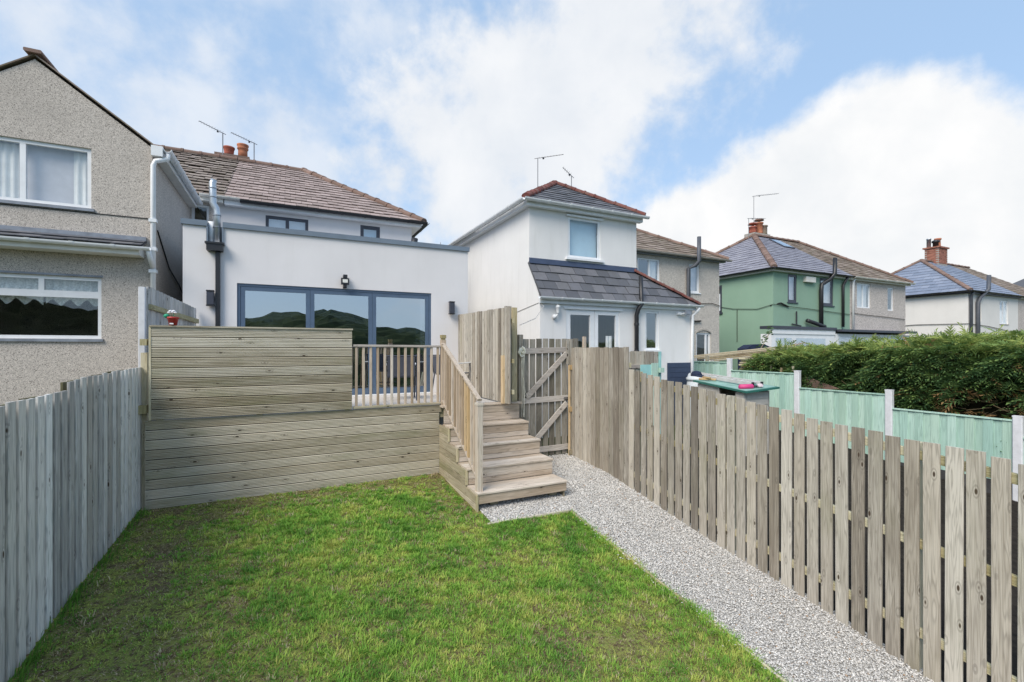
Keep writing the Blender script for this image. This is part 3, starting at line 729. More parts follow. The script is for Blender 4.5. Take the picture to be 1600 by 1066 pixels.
for x in (2.45, 3.35):
    B().box(x-.06, x+.06, 5.58, 5.70, -2.06, -1.99).build('support_block', M_deckside, st)
sr = thing('stair_railing', 'sloping stair railing of slim balusters ending in a square newel', 'railing', (2.21, 6.2, -1.845))
nw = B().bar((2.225, 5.56, -1.845), (2.225, 5.56, -.735), .082, .082, .005).build('newel_post', M_bal, sr)
B().bar((2.225, 5.56, -.734), (2.225, 5.56, -.70), .094, .094, .006).build('cap', M_rail2, nw)
A_, Z_ = Vector((2.225, 5.54, -.665)), Vector((2.225, 7.10, .075))
B().bar(A_, Z_, .062, .036, .005, (1,0,0)).build('handrail', M_rail2, sr)
A2, Z2 = Vector((2.225, 5.60, -1.70)), Vector((2.225, 7.09, -.83))
B().bar(A2, Z2, .045, .03, .004, (1,0,0)).build('bottom_rail', M_rail2, sr)
for k in range(12):
    t = (k+1)/13; q = A2.lerp(Z2, t); zt = A_.z+(Z_.z-A_.z)*((q.y-A_.y)/(Z_.y-A_.y))
    B().bar((2.225, q.y, q.z+.01), (2.225, q.y, zt-.018), .036, .036, .004).build('baluster', random.choice((M_bal, M_bal, M_newpost)), sr)

# tall side screen of vertical boards
ss = thing('board_screen', 'tall screen of narrow vertical boards at the head of the steps', 'screen', (3.2, 7.8, DZ))
n_ = 21
for i in range(n_):
    y = 6.70+(9.10-6.70)*i/(n_-1)
    z1 = .675+.03*(i/(n_-1))
    B().bar((3.2, y, DZ+.01), (3.2, y, z1+random.uniform(-.006, .006)), .02, .088, .003, (1,0,0)).build('screen_board', M_picket, ss)
    if i < n_-1: B().bar((3.226, y+.06, DZ+.01), (3.226, y+.06, z1-.01), .02, .088, .003, (1,0,0)).build('screen_board', M_picket, ss)
for z in (.45, -.2, -.7):
    B().bar((3.258, 6.66, z), (3.258, 9.1, z), .035, .07, .003, (1,0,0)).build('rail', M_rail, ss)
B().bar((3.188, 6.88, DZ+.002), (3.188, 6.88, -.11), .075, .075, .006).build('stub_post', M_newpost, ss)
B().bar((3.46, 7.07, -2.0), (3.46, 7.07, .70), .10, .10, .006).build('end_post', M_post, ss)
B().box(3.30, 3.41, 7.04, 7.10, DZ, .72).build('end_board', M_picket, ss)

# ------------------------------------------------------------------ gate
gp = thing('gate_post', 'square timber post on the hinge side of the garden gate', 'post', (3.65, 7.16, -2.0))
B().bar((3.635, 7.165, -2.05), (3.635, 7.165, .245), .085, .085, .006).build('shaft', M_picket, gp)
gt = thing('garden_gate', 'weathered slatted garden gate with a zigzag diagonal brace', 'gate', (4.17, 7.15, -1.96))
gw = .93/7
for k in range(7):
    x = 3.695+gw*(k+.5); B().bar((x, 7.19, -1.93+random.uniform(-.01, .01)), (x, 7.19, .175+random.uniform(-.008, .008)), gw-.026 if k else gw-.02, .02, .003, (1,0,0)).build('gate_board', M_gate, gt)
B().bar((3.69, 7.160, -.045), (4.60, 7.160, -.02), .03, .10, .004, (0,1,0)).build('gate_rail', M_brace, gt)
B().bar((3.69, 7.160, -.915), (4.62, 7.160, -.90), .03, .10, .004, (0,1,0)).build('gate_rail', M_brace, gt)
B().bar((3.69, 7.160, -1.80), (4.62, 7.160, -1.79), .03, .10, .004, (0,1,0)).build('gate_rail', M_brace, gt)
for (a, b_) in (((3.75, 7.143, -.855), (4.58, 7.143, -.085)), ((3.80, 7.143, -1.74), (4.58, 7.143, -.985))):
    B().bar(a, b_, .095, .028, .004, (1, 0, -1)).build('brace', M_brace, gt)
lb_ = B().box(4.52, 4.66, 7.122, 7.135, -.925, -.885).build('latch', M_black, gt)
B().tube([(4.50, 7.115, -.905), (4.70, 7.115, -.905)], .009, 8).build('bolt', M_aerial, lb_)
B().bar((4.60, 7.138, -.28), (4.60, 7.138, .16), .055, .018, .003, (1,0,0)).build('patch_board', M_gate, gt)
gp2 = thing('latch_post', 'orange-toned new timber post on the latch side of the garden gate', 'post', (4.66, 7.12, -2.0))
B().bar((4.672, 7.16, -2.05), (4.672, 7.16, .17), .06, .05, .004).build('shaft', M_picket, gp2)
B().bar((4.60, 7.085, -1.95), (4.60, 7.085, -.30), .035, .035, .004).build('stile', M_newpost, gp2)
for z in (-.34, -1.10, -1.88):
    B().bar((4.58, 7.065, z), (4.70, 7.065, z), .022, .09, .003, (0,1,0)).build('batten', M_newpost if z > -1.5 else M_deckside, gp2)
# rope hanging on the hinge post
rp = thing('rope_knot', 'pale rag and frayed rope tied round the gate post', 'rope', (3.64, 7.10, -.05))
b = B()
for k in range(16):
    a = random.uniform(0, 6.28); r0 = random.uniform(.015, .055)
    b.tube([(3.63+math.cos(a)*r0, 7.095+random.uniform(-.02, .01), -.05+math.sin(a)*r0*1.3), (3.63+math.cos(a+1.2)*r0*1.3, 7.075, -.05+math.sin(a+1.2)*r0*1.7), (3.64+math.cos(a+2.2)*r0, 7.09, -.06+math.sin(a+2.2)*r0*1.4)], .017, 6)
M_rag = plain('pale rag', (.78, .76, .64), .9, .1, .1)
b.build('knot', M_rag, rp, True)
b = B()
for k in range(4):
    x = 3.62+.02*k; pts = [(x+random.uniform(-.015, .02), 7.09-.004*k, -.08-.22*j) for j in range(6)]; b.tube(pts, .005, 5)
b.tube([(3.66, 7.09, -.5), (3.70, 7.09, -.75), (3.76, 7.10, -.83)], .004, 5)
b.build('strands', M_rag, rp)
# ------------------------------------------------------------------ left pebbledashed house
h1 = thing('pebbledashed_house', 'grey pebbledashed house with a gabled rear wing on the far left', 'house', (-3.3, 10.5, -2.0))
YL = 9.12; ops = [(-4.0, -2.70, 2.13, 3.05), (-4.0, -2.58, .15, 1.085)]
b = B().wallY(-4.72, -1.95, -2.2, 3.20, YL, ops, .09)
b.add([(-4.72, YL, 3.20), (-1.95, YL, 3.20), (-3.335, YL, 4.24)], [(0, 1, 2)])
b.add([(-1.95, YL, -2.2), (-1.95, 12.3, -2.2), (-1.95, 12.3, 3.20), (-1.95, YL, 3.20)], [(0, 1, 2, 3)])
b.add([(-4.72, YL, -2.2), (-4.72, YL, 3.20), (-4.72, 12.3, 3.20), (-4.72, 12.3, -2.2)], [(0, 1, 2, 3)])
b.build('wall', M_pebble, h1)
b = B().wallY(-9, -1.53, -2.2, 3.36, 12.3, [(-1.93, -1.60, 2.60, 3.22)], .08); b.add([(-9, 12.3, -2.2), (-9, 19.4, -2.2), (-9, 19.4, 3.36), (-9, 12.3, 3.36)], [(0,1,2,3)]); b.build('rear_wall', M_pebble, h1)
window(h1, -1.93, -1.60, 2.60, 3.22, 12.33, [], .05, M_upvc, M_glass)
window(h1, -4.0, -2.70, 2.13, 3.05, YL+.03, [-3.48], .055, M_upvc, M_glass, (), M_blind, None, curtains=[(-4.0, -3.56, 2.17, 3.0, M_curtain), (-2.95, -2.76, 2.17, 3.0, M_curtain)])
B().box(-4.1, -2.66, YL-.035, YL-.001, 2.085, 2.128).build('sill', M_lead, h1)
window(h1, -4.0, -2.58, .82, 1.085, YL+.03, [-3.28], .05, M_upvc, M_glass)
w = window(h1, -4.0, -2.58, .15, .82, YL+.03, [], .05, M_upvc, M_glass)
lace = plain('lace net', (.70, .72, .68), .9, .1, .2, 0, 40)
for x0, x1 in ((-4.0, -3.30), (-3.27, -2.62)):
    us = np.linspace(x0, x1, 60)
    bb = B()
    for i in range(59):
        u0, u1 = us[i], us[i+1]; f = lambda u: .70+.045*math.cos(u*2*math.pi/.20)
        yy = lambda u: YL+.16+.012*math.sin(u*60)
        bb.add([(u0, yy(u0), f(u0)), (u1, yy(u1), f(u1)), (u1, yy(u1), 1.06), (u0, yy(u0), 1.06)], [(0,1,2,3)])
    bb.build('lace_valance', lace, w)
B().box(-4.05, -2.555, YL-.03, YL-.001, .105, .147).build('sill', M_lead, h1)
B().box(-4.02, -2.56, YL-.012, YL-.001, 1.09, 1.12).build('lintel', M_lead, h1)
B().box(-4.6, -2.0, YL-.010, YL-.001, 2.06, 2.072).build('string_line', M_cable, h1)
# wing roof
def wing(sx, nm):
    return slab(h1, [(-3.335+sx*1.50, 9.09, 3.19), (-3.335+sx*1.50, 14.5, 3.19), (-3.335, 14.5, 4.31), (-3.335, 9.09, 4.31)], .018, M_moss2, nm)
r1 = wing(1, 'roof'); r2 = wing(-1, 'roof')
B().bar((-3.335, 9.04, 4.325), (-3.335, 9.4, 4.325), .20, .05, .01).build('ridge_end', M_ridge, r1)
ridge_tiles(r1, (-3.335, 9.4, 4.31), (-3.335, 13.5, 4.31), .11, .45, M_ridge)
B().box(-1.945, -1.80, 9.10, 12.1, 3.08, 3.10).build('soffit', M_fascia, h1)
B().box(-1.825, -1.80, 9.10, 12.1, 3.101, 3.20).build('fascia', M_upvc, h1)
B().box(-1.95, -1.80, 9.03, 9.099, 3.06, 3.22).build('end_cap', M_upvc, h1)
gutter(h1, (-1.745, 9.06, 3.20), (-1.745, 12.1, 3.20), M_upvc, .058, .6)
dp = B().tube([(-1.745, 9.10, 3.13), (-1.745, 9.10, 3.05), (-1.90, 9.06, 2.98), (-1.925, 9.05, 2.90), (-1.925, 9.05, .3)], .036, 10).build('downpipe', M_upvc, h1, True)
for z in (2.0, 1.55, 1.2): B().box(-1.975, -1.875, 9.005, 9.10, z, z+.05).build('bracket', M_upvc, dp)
# slate strip over the ground floor
lt = slab(h1, [(-4.72, 8.80, 1.56), (-2.02, 8.80, 1.56), (-2.02, 9.118, 1.70), (-4.72, 9.118, 1.70)], .02, M_slate, 'lean_roof')
tiles(lt, (-4.72, 8.80, 1.565), (1,0,0), (0, .318, .14), [(0,0),(2.70,0),(2.70,.33),(0,.33)], .26, .18, M_slate)
B().box(-4.7, -2.02, 9.06, 9.116, 1.70, 1.76).build('lead_flashing', M_lead, h1)
gutter(h1, (-4.7, 8.76, 1.545), (-1.90, 8.76, 1.545), M_upvc, .05, .5)
B().box(-4.7, -2.05, 8.815, 9.11, 1.43, 1.535).build('fascia', M_fascia, h1)
B().tube([(-1.93, 8.78, 1.50), (-1.925, 8.9, 1.38), (-1.925, 9.03, 1.28)], .034, 10).build('gutter_outlet', M_upvc, h1, True)
B().tube([(-1.94, 9.4, 1.95), (-1.935, 10.2, 1.45), (-1.93, 11.0, 1.25), (-1.93, 11.4, 1.1)], .011, 6).build('cable', M_cable, h1)
# mossy half of the main roof
EZ, RZ, EY, RY = 3.38, 5.54, 12.12, 15.8
upv = (0, RY-EY, RZ-EZ); SLN = math.hypot(RY-EY, RZ-EZ)
ml = slab(h1, [(-9, EY, EZ), (-1.30, EY, EZ), (-1.30, RY, RZ), (-9, RY, RZ)], .05, M_moss, 'main_roof')
tiles(ml, (-3.42, EY, EZ), (1,0,0), upv, [(0,0),(2.12,0),(2.12,SLN),(0,SLN)], .245, .275, M_moss, False, .02, .034, .012)
slab(h1, [(-9, 19.5, EZ), (-9, RY, RZ), (-1.3, RY, RZ), (-1.3, 19.5, EZ)], .05, M_moss, 'back_roof')
ridge_tiles(ml, (-4.4, RY, RZ+.02), (-1.35, RY, RZ+.02), .12, .46, M_ridge)
B().box(-1.93, -1.31, 12.10, 12.29, 3.27, 3.375).build('soffit', M_fascia, h1)
gutter(h1, (-1.75, 12.06, 3.40), (-.98, 12.06, 3.40), M_fascia, .055, .3)

# ------------------------------------------------------------------ white house with the flat-roofed extension
h2 = thing('white_extension_house', 'white rendered house with a flat-roofed rear extension and folding glass doors', 'house', (1.0, 12, -1.5))
YE = 9.15; b = B()
b.wallY(-1.556, -1.21, -2.0, 2.045, YE); b.wallY(-1.21, -1.0, -2.0, 1.78, YE)
b.wallY(-1.0, 3.41, -2.0, 2.045, YE, [(-.79, 2.62, DZ, 1.125)], .10)
b.add([(3.41, YE, -2), (3.41, 12.3, -2), (3.41, 12.3, 2.045), (3.41, YE, 2.045)], [(0,1,2,3)])
b.add([(-1.556, YE, -2), (-1.556, YE, 2.045), (-1.556, 12.3, 2.045), (-1.556, 12.3, -2)], [(0,1,2,3)])
b.add([(-1.21, YE, 1.78), (-1.21, YE+.25, 1.78), (-1.21, YE+.25, 2.045), (-1.21, YE, 2.045)], [(0,1,2,3)]); b.add([(-1.0, YE, 1.78), (-1.0, YE, 2.045), (-1.0, YE+.25, 2.045), (-1.0, YE+.25, 1.78)], [(0,1,2,3)])
b.add([(-1.21, YE, 1.78), (-1.0, YE, 1.78), (-1.0, YE+.25, 1.78), (-1.21, YE+.25, 1.78)], [(0,1,2,3)])
b.build('extension_wall', M_white, h2)
B().box(-1.54, 3.39, YE+.01, 12.29, 1.70, 1.74).build('flat_roof', M_lead, h2)
B().box(-1.58, -1.215, YE-.035, YE+.26, 2.046, 2.135).build('coping', M_anth, h2)
B().box(-.995, 3.435, YE-.035, YE+.26, 2.046, 2.135).build('coping', M_anth, h2)
B().box(3.17, 3.437, YE+.262, 12.25, 2.046, 2.133).build('coping', M_anth, h2)
B().box(-1.228, -1.205, YE-.03, YE+.25, 1.79, 2.044).build('slot_trim', M_anth, h2); B().box(-1.005, -.982, YE-.03, YE+.25, 1.79, 2.044).build('slot_trim', M_anth, h2)
B().box(-1.204, -1.006, YE+.20, YE+.22, 1.79, 2.10).build('slot_back', M_anth, h2)
b = B(); b.prism([(-1.235, 9.00, 1.77), (-.965, 9.00, 1.77), (-.965, 9.148, 1.77), (-1.235, 9.148, 1.77)], (0, 0, -.03)); b.box(-1.215, -.985, 9.015, 9.146, 1.63, 1.739)
b.build('hopper', M_black, h2)
B().box(-1.095, -1.03, 9.08, 9.146, DZ, 1.629).build('downpipe', M_black, h2)
fl = B().tube([(-1.09, 9.22, 1.80), (-1.085, 9.22, 2.30), (-1.10, 9.22, 2.38), (-1.145, 9.22, 2.46), (-1.15, 9.22, 2.80), (-1.13, 9.22, 2.86)], [.052, .052, .053, .056, .056, .045], 14).build('flue', M_steel, h2, True)
for z, x in ((2.05, -1.088), (2.25, -1.086), (2.55, -1.147), (2.70, -1.149)): B().lathe((x, 9.22, z), [(.058, 0), (.061, .004), (.061, .014), (.058, .018)], 14).build('joint_ring', M_lead, fl)
B().tube([(-1.165, 9.26, 1.80), (-1.175, 9.26, 2.15)], .05, 12).build('vent_pipe', M_upvc, h2, True)
# folding doors
bd = B(); x0, x1, z0, z1 = -.79, 2.62, DZ, 1.125; y0 = YE+.02
bd.box(x0, x1, y0, y0+.07, z1-.045, z1); bd.box(x0, x1, y0, y0+.07, z0, z0+.04); bd.box(x0, x0+.045, y0, y0+.07, z0+.04, z1-.045); bd.box(x1-.045, x1, y0, y0+.07, z0+.04, z1-.045)
door = bd.build('folding_door', M_frame, h2)
xs = [x0+.047, .36, 1.46, x1-.047]
for i in range(3):
    a, c = xs[i]+.002, xs[i+1]-.002; f = .07; q = B(); yy = y0+.008
    q.box(a, a+f, yy, yy+.05, z0+.042, z1-.047); q.box(c-f, c, yy, yy+.05, z0+.042, z1-.047); q.box(a+f, c-f, yy, yy+.05, z0+.042, z0+.042+f+.03); q.box(a+f, c-f, yy, yy+.05, z1-.047-f, z1-.047)
    q.build('door_leaf', M_frame, door)
    for sgn, dy in ((1, .014), (-1, .034)):
        cx, cz, hx, hz = (a+c)/2, (z0+z1)/2+.02, (c-a)/2-f, (z1-z0)/2-.13
        def pane(u, v): return (cx+u*hx, yy+dy+sgn*.0034*(1-u*u)*(1-v*v), cz+v*hz)
        B().sheet(pane, np.linspace(-1, 1, 17), np.linspace(-1, 1, 21)).build('pane', M_glass_bi, door, True)
B().box(x0-.02, x1+.02, YE-.05, YE+.019, DZ+.002, DZ+.022).build('threshold', M_upvc, h2)
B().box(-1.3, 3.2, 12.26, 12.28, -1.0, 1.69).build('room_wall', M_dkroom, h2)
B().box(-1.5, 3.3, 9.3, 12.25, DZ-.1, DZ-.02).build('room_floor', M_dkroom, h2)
# main block
b = B().wallY(-1.53, 2.98, 1.5, 3.36, 12.3, [(-.48, .44, 2.45, 3.15), (1.66, 2.15, 2.45, 3.17)], .08)
b.add([(2.98, 12.3, -2), (2.98, 19.3, -2), (2.98, 19.3, 3.36), (2.98, 12.3, 3.36)], [(0,1,2,3)])
b.add([(-1.53, 19.3, -2), (2.98, 19.3, -2), (2.98, 19.3, 3.36), (-1.53, 19.3, 3.36)], [(0,1,2,3)])
b.build('main_wall', M_white, h2)
window(h2, -.48, .44, 2.45, 3.15, 12.32, [-.02], .065, M_dark, M_glass_sky, (), M_curtain)
window(h2, 1.66, 2.15, 2.45, 3.17, 12.32, [], .085, M_dark, M_glass_sky, (), M_blueblind)
B().box(-1.29, 3.20, 12.12, 12.296, 3.24, 3.365).build('soffit', M_upvc, h2)
B().box(2.985, 3.20, 12.30, 19.3, 3.24, 3.365).build('soffit', M_upvc, h2)
AP = (.44, RY, RZ); EC = (3.27, EY, EZ)
mr = slab(h2, [(-1.30, EY, EZ), EC, AP, (-1.30, RY, RZ)], .05, M_pink, 'roof')
tiles(mr, (-1.30, EY, EZ), (1,0,0), upv, [(0,0),(EC[0]+1.30,0),(AP[0]+1.30,SLN),(0,SLN)], .245, .275, M_pink, False, .016, .026, .005)
slab(h2, [EC, (3.27, 19.48, EZ), AP], .05, M_pink, 'hip_roof'); slab(h2, [(3.27, 19.48, EZ), (-1.3, 19.48, EZ), (-1.3, RY, RZ), AP], .05, M_pink, 'back_roof')
ridge_tiles(mr, (-1.32, RY, RZ+.02), AP, .12, .46, M_ridge); ridge_tiles(mr, (EC[0], EC[1], EC[2]+.02), (AP[0], AP[1], AP[2]+.02), .12, .46, M_ridge)
gutter(h2, (-.98, 12.05, 3.36), (3.34, 12.05, 3.36), M_black, .06, .55)
gutter(h2, (3.34, 12.05, 3.36), (3.34, 16, 3.36), M_black, .06, .8)
ch = B().box(-1.95, -1.05, 15.95, 16.45, 5.2, 5.78).build('chimney', M_ridge, h2)
B().lathe((-1.60, 16.15, 5.78), [(.135, 0), (.125, .08), (.14, .2), (.155, .22), (.155, .26), (.12, .26)], 16).build('chimney_pot', M_terra, ch, True)
B().lathe((-1.24, 16.15, 5.78), [(.13, 0), (.125, .16), (.125, .24), (.15, .26), (.15, .30), (.13, .32), (.16, .36), (.16, .40), (.06, .43)], 16).build('chimney_pot', M_terra2, ch, True)
B().tube([(2.42, 10.2, 1.74), (2.42, 10.2, 2.20), (2.52, 10.2, 2.32), (2.54, 10.2, 2.46)], .075, 10).build('roof_vent', M_black, h2, True)
B().tube([(2.95, 9.6, 1.7), (2.95, 9.6, 2.29)], .006, 5).build('rod', M_aerial, h2)
aerial('leftmost roof aerial, its boom pointing up left beside the squat chimney pot', (-1.72, 15.8, 5.56), (-1.72, 15.8, 6.30), (-2.23, 15.29, 6.32))
aerial('roof aerial just right of the taller chimney pot', (-.92, 15.8, 5.56), (-.92, 15.8, 6.157), (-1.47, 15.33, 6.17))

def wall_lamp(x, label):
    t = thing('wall_lamp', label, 'wall lamp', (x, YE, .72), 'up-and-down lamps on the extension')
    B().box(x-.05, x+.05, YE-.11, YE-.03, .735, .945).build('body', M_dark, t)
    B().box(x-.056, x+.056, YE-.116, YE-.024, .95, .972).build('top_plate', M_black, t); B().box(x-.056, x+.056, YE-.116, YE-.024, .708, .73).build('bottom_plate', M_black, t)
    B().box(x-.03, x+.03, YE-.029, YE-.001, .78, .90).build('bracket', M_black, t)
wall_lamp(-1.165, 'black box wall lamp beside the downpipe, left of the folding doors'); wall_lamp(3.03, 'black box wall lamp right of the folding doors')
fl_ = thing('floodlight', 'small black floodlight with a sensor mounted above the folding doors', 'floodlight', (.95, YE, 1.13))
b = B().box(.88, 1.02, 9.03, 9.08, 1.19, 1.31).build('housing', M_black, fl_)
B().box(.905, .995, 9.026, 9.031, 1.225, 1.285).build('lens', M_lampglass, b)
B().box(.92, .99, 9.04, 9.10, 1.32, 1.375).build('sensor', M_black, fl_); B().tube([(.95, 9.07, 1.20), (.95, 9.07, 1.15)], .03, 8).build('joint', M_black, fl_)
B().box(.92, .98, 9.07, 9.149, 1.13, 1.36).build('bracket', M_black, fl_)

# ------------------------------------------------------------------ neighbour's white house
h3 = thing('white_neighbour_house', 'white house with a red-hipped slate roof and slate lean-to beyond the gate', 'house', (7, 10, -2))
b = B()
b.add([(4.9, 8.7, -2.2), (4.9, 8.7, 1.10), (4.9, 9.2, 1.93), (4.9, 9.2, 3.26), (4.9, 15, 3.26), (4.9, 15, -2.2)], [(0,1,2,3,4,5)])
b.wallY(4.9, 8.0, 1.90, 3.26, 9.2, [(5.94, 6.87, 2.16, 3.12)], .08)
b.wallY(4.9, 9.42, -2.2, 1.10, 8.7, [(5.57, 7.05, -1.3, .88), (7.84, 8.27, -.03, .92)], .07)
b.add([(8.0, 9.2, 1.0), (8.0, 15, 1.0), (8.0, 15, 3.26), (8.0, 9.2, 3.26)], [(0,1,2,3)]); b.add([(9.42, 8.7, -2.2), (9.42, 12.3, -2.2), (9.42, 12.3, 1.1), (9.42, 8.7, 1.1)], [(0,1,2,3)])
b.wallY(8.0, 10.2, -2.2, 3.3, 12.3)
b.build('wall', M_white2, h3)
window(h3, 5.94, 6.87, 2.16, 3.12, 9.215, [], .055, M_upvc, M_glass, (), M_blueblind)
B().box(5.88, 6.93, 9.15, 9.199, 3.125, 3.165).build('hood', M_upvc, h3); B().box(5.86, 6.95, 9.13, 9.199, 2.10, 2.15).build('sill', M_upvc, h3)
window(h3, 5.57, 6.335, -1.3, .88, 8.715, [], .115, M_upvc, M_glass, name='french_door', curtains=[]); window(h3, 6.345, 7.05, -1.3, .88, 8.715, [], .10, M_upvc, M_glass, name='french_door', curtains=[(6.75, 6.94, -1.1, .3, M_curtain)])
B().box(5.50, 7.12, 8.672, 8.699, .885, .935).box(5.45, 7.17, 8.668, 8.699, 1.0, 1.03).build('door_hood', M_upvc, h3)
window(h3, 7.84, 8.27, -.03, .92, 8.715, [], .05, M_upvc, M_glass_sky)
B().box(7.80, 8.31, 8.64, 8.699, -.075, -.033).build('sill', M_upvc, h3)
E1, E2, PK = (4.72, 9.03, 3.36), (8.13, 9.03, 3.36), (6.43, 10.62, 4.42)
sl1 = math.hypot(PK[1]-E1[1], PK[2]-E1[2])
hr = slab(h3, [E1, E2, PK], .04, M_slate, 'hip_roof')
tiles(hr, E1, (1,0,0), (0, PK[1]-E1[1], PK[2]-E1[2]), [(0,0),(E2[0]-E1[0],0),(PK[0]-E1[0],sl1)], .30, .20, M_slate, False, .01, .018, .004, 'slate')
slab(h3, [E1, PK, (6.43, 14.0, 4.42), (4.72, 14.0, 3.36)], .04, M_slate, 'roof'); slab(h3, [E2, (8.13, 14.0, 3.36), (6.43, 14.0, 4.42), PK], .04, M_slate, 'roof')
ridge_tiles(hr, (E1[0], E1[1], E1[2]+.01), (PK[0], PK[1], PK[2]+.01), .10, .30, M_redridge); ridge_tiles(hr, (E2[0], E2[1], E2[2]+.01), (PK[0], PK[1], PK[2]+.01), .10, .30, M_redridge); ridge_tiles(hr, (6.43, 13.5, 4.43), (PK[0], PK[1], PK[2]+.01), .10, .30, M_redridge)
B().box(4.76, 8.09, 9.06, 9.198, 3.20, 3.32).build('fascia', M_upvc, h3); B().box(4.76, 4.898, 9.20, 15, 3.20, 3.32).build('fascia', M_upvc, h3)
gutter(h3, (4.66, 8.98, 3.33), (8.2, 8.98, 3.33), M_upvc, .06, .6); gutter(h3, (4.66, 15, 3.33), (4.66, 8.98, 3.33), M_upvc, .06, .8)
# lean-to slates
A0, A1, T1, T0 = (4.87, 8.60, 1.12), (9.56, 8.60, 1.12), (7.90, 9.195, 1.955), (4.87, 9.195, 1.955)
sl2 = math.hypot(T0[1]-A0[1], T0[2]-A0[2])
lr = slab(h3, [A0, A1, T1, T0], .03, M_slate, 'lean_roof')
tiles(lr, A0, (1,0,0), (0, T0[1]-A0[1], T0[2]-A0[2]), [(0,0),(A1[0]-A0[0],0),(T1[0]-A0[0],sl2),(0,sl2)], .33, .255, M_slate, False, .010, .02, .004, 'slate', .01)
slab(h3, [A1, (9.56, 12.3, 1.12), (8.0, 12.3, 1.955), T1], .03, M_slate, 'lean_roof')
ridge_tiles(lr, (A1[0], A1[1], A1[2]+.02), (T1[0], T1[1], T1[2]+.02), .085, .30, M_redridge)
B().prism([(4.89, 9.19, 1.93), (4.89, 9.13, 1.93), (4.89, 9.18, 2.06), (4.89, 9.19, 2.06)], (3.12, 0, 0)).build('lead_flashing', M_navy, h3)
B().box(4.87, 9.50, 8.64, 8.698, .985, 1.09).build('fascia', M_upvc, h3); gutter(h3, (4.80, 8.55, 1.115), (9.62, 8.55, 1.115), M_upvc, .055, .6)
B().tube([(9.50, 8.55, 1.06), (9.48, 8.60, .96), (9.375, 8.65, .86), (9.36, 8.655, -1.5)], .04, 10).build('downpipe', M_upvc, h3, True)
sp2 = B().tube([(7.63, 8.62, 1.74), (7.63, 8.60, 1.20), (7.61, 8.56, 1.08), (7.53, 8.60, .93), (7.515, 8.635, .80), (7.515, 8.635, -1.6)], .052, 12).build('soil_pipe', M_black, h3, True)
for z in (.55, -.1): B().lathe((7.515, 8.635, z), [(.055, 0), (.062, .01), (.062, .06), (.055, .07)], 12).build('collar', M_black, sp2)
B().box(8.55, 9.43, 8.685, 8.699, -2.2, -.36).build('plinth', M_navy, h3)
for k in range(6): B().box(8.55, 9.43, 8.676, 8.684, -1.1+.125*k, -1.1+.125*k+.118).build('plinth_board', M_navy, h3)
B().tube([(4.905, 8.70, .98), (4.88, 8.5, .90), (4.4, 8.0, .60), (3.7, 7.3, .42)], .007, 5).build('cable', M_lightcable, h3)
B().tube([(4.895, 8.75, 1.0), (4.893, 9.6, .90), (4.893, 10.5, .78), (4.893, 11.8, .70)], .007, 5).build('cable', M_lightcable, h3)
b = B().box(4.84, 4.899, 11.0, 11.25, .72, .98); b.tube([(4.86, 10.9, .72), (4.86, 11.9, .70)], .02, 6); b.build('meter_box', M_lead, h3)
def main_roof(th_, x0, x1, xs, ey, ez, ry, rz, mats, ax0, ax1, hipl=True, hipr=True, names=('roof', 'roof'), tw=.30, ex=.28):
    """pair of houses: front slope cut at xs between the two owners"""
    sln = math.hypot(ry-ey, rz-ez); up = (0, ry-ey, rz-ez)
    a = slab(th_[0], [(x0, ey, ez), (xs, ey, ez), (xs, ry, rz), (ax0, ry, rz)], .05, mats[0], 'roof')
    tiles(a, (x0, ey, ez), (1,0,0), up, [(0,0),(xs-x0,0),(xs-x0,sln),(ax0-x0,sln)], tw, ex, mats[0], True)
    c = slab(th_[1], [(xs, ey, ez), (x1, ey, ez), (ax1, ry, rz), (xs, ry, rz)], .05, mats[1], 'roof')
    tiles(c, (xs, ey, ez), (1,0,0), up, [(0,0),(x1-xs,0),(ax1-xs,sln),(0,sln)], tw, ex, mats[1], True)
    by = 2*ry-ey
    hl = slab(th_[0], [(x0, ey, ez), (ax0, ry, rz), (x0, by, ez)], .05, mats[0], 'hip_roof')
    sl3 = math.hypot(ax0-x0, rz-ez)
    tiles(hl, (x0, by, ez), (0,-1,0), (ax0-x0, 0, rz-ez), [(0,0),(by-ey,0),(by-ry,sl3)], tw, ex, mats[0], True)
    slab(th_[1], [(x1, ey, ez), (x1, by, ez), (ax1, ry, rz)], .05, mats[1], 'hip_roof')
    slab(th_[0], [(x0, by, ez), (ax0, ry, rz), (xs, ry, rz), (xs, by, ez)], .05, mats[0], 'back_roof'); slab(th_[1], [(xs, by, ez), (xs, ry, rz), (ax1, ry, rz), (x1, by, ez)], .05, mats[1], 'back_roof')
    return a, c
h4 = thing('pebbledashed_semi', 'pale pebbledashed house with a mossy brown roof right of the white neighbour', 'house', (13, 13, -2))
a4, c4 = main_roof((h3, h4), 4.72, 15.0, 10.2, 12.12, 3.36, 15.8, 5.48, (M_moss2, M_moss2), 8.5, 11.4, tw=.26, ex=.28)
ridge_tiles(c4, (15.0, 12.12, 3.38), (11.4, 15.8, 5.50), .11, .45, M_ridge); ridge_tiles(c4, (10.2, 15.8, 5.5), (11.4, 15.8, 5.5), .11, .45, M_ridge)
b = B().wallY(10.2, 14.72, -2.2, 3.32, 12.3, [(10.74, 11.75, 2.08, 3.13), (13.16, 13.68, 2.06, 3.11), (13.52, 14.25, -1.2, .59)], .10)
b.add([(14.72, 12.3, -2.2), (14.72, 19.4, -2.2), (14.72, 19.4, 3.32), (14.72, 12.3, 3.32)], [(0,1,2,3)]); b.build('wall', M_pebble2, h4)
window(h4, 10.74, 11.75, 2.08, 3.13, 12.33, [11.3], .06, M_upvc, M_glass_sky, curtains=[(11.35, 11.7, 2.1, 3.1, M_curtain)])
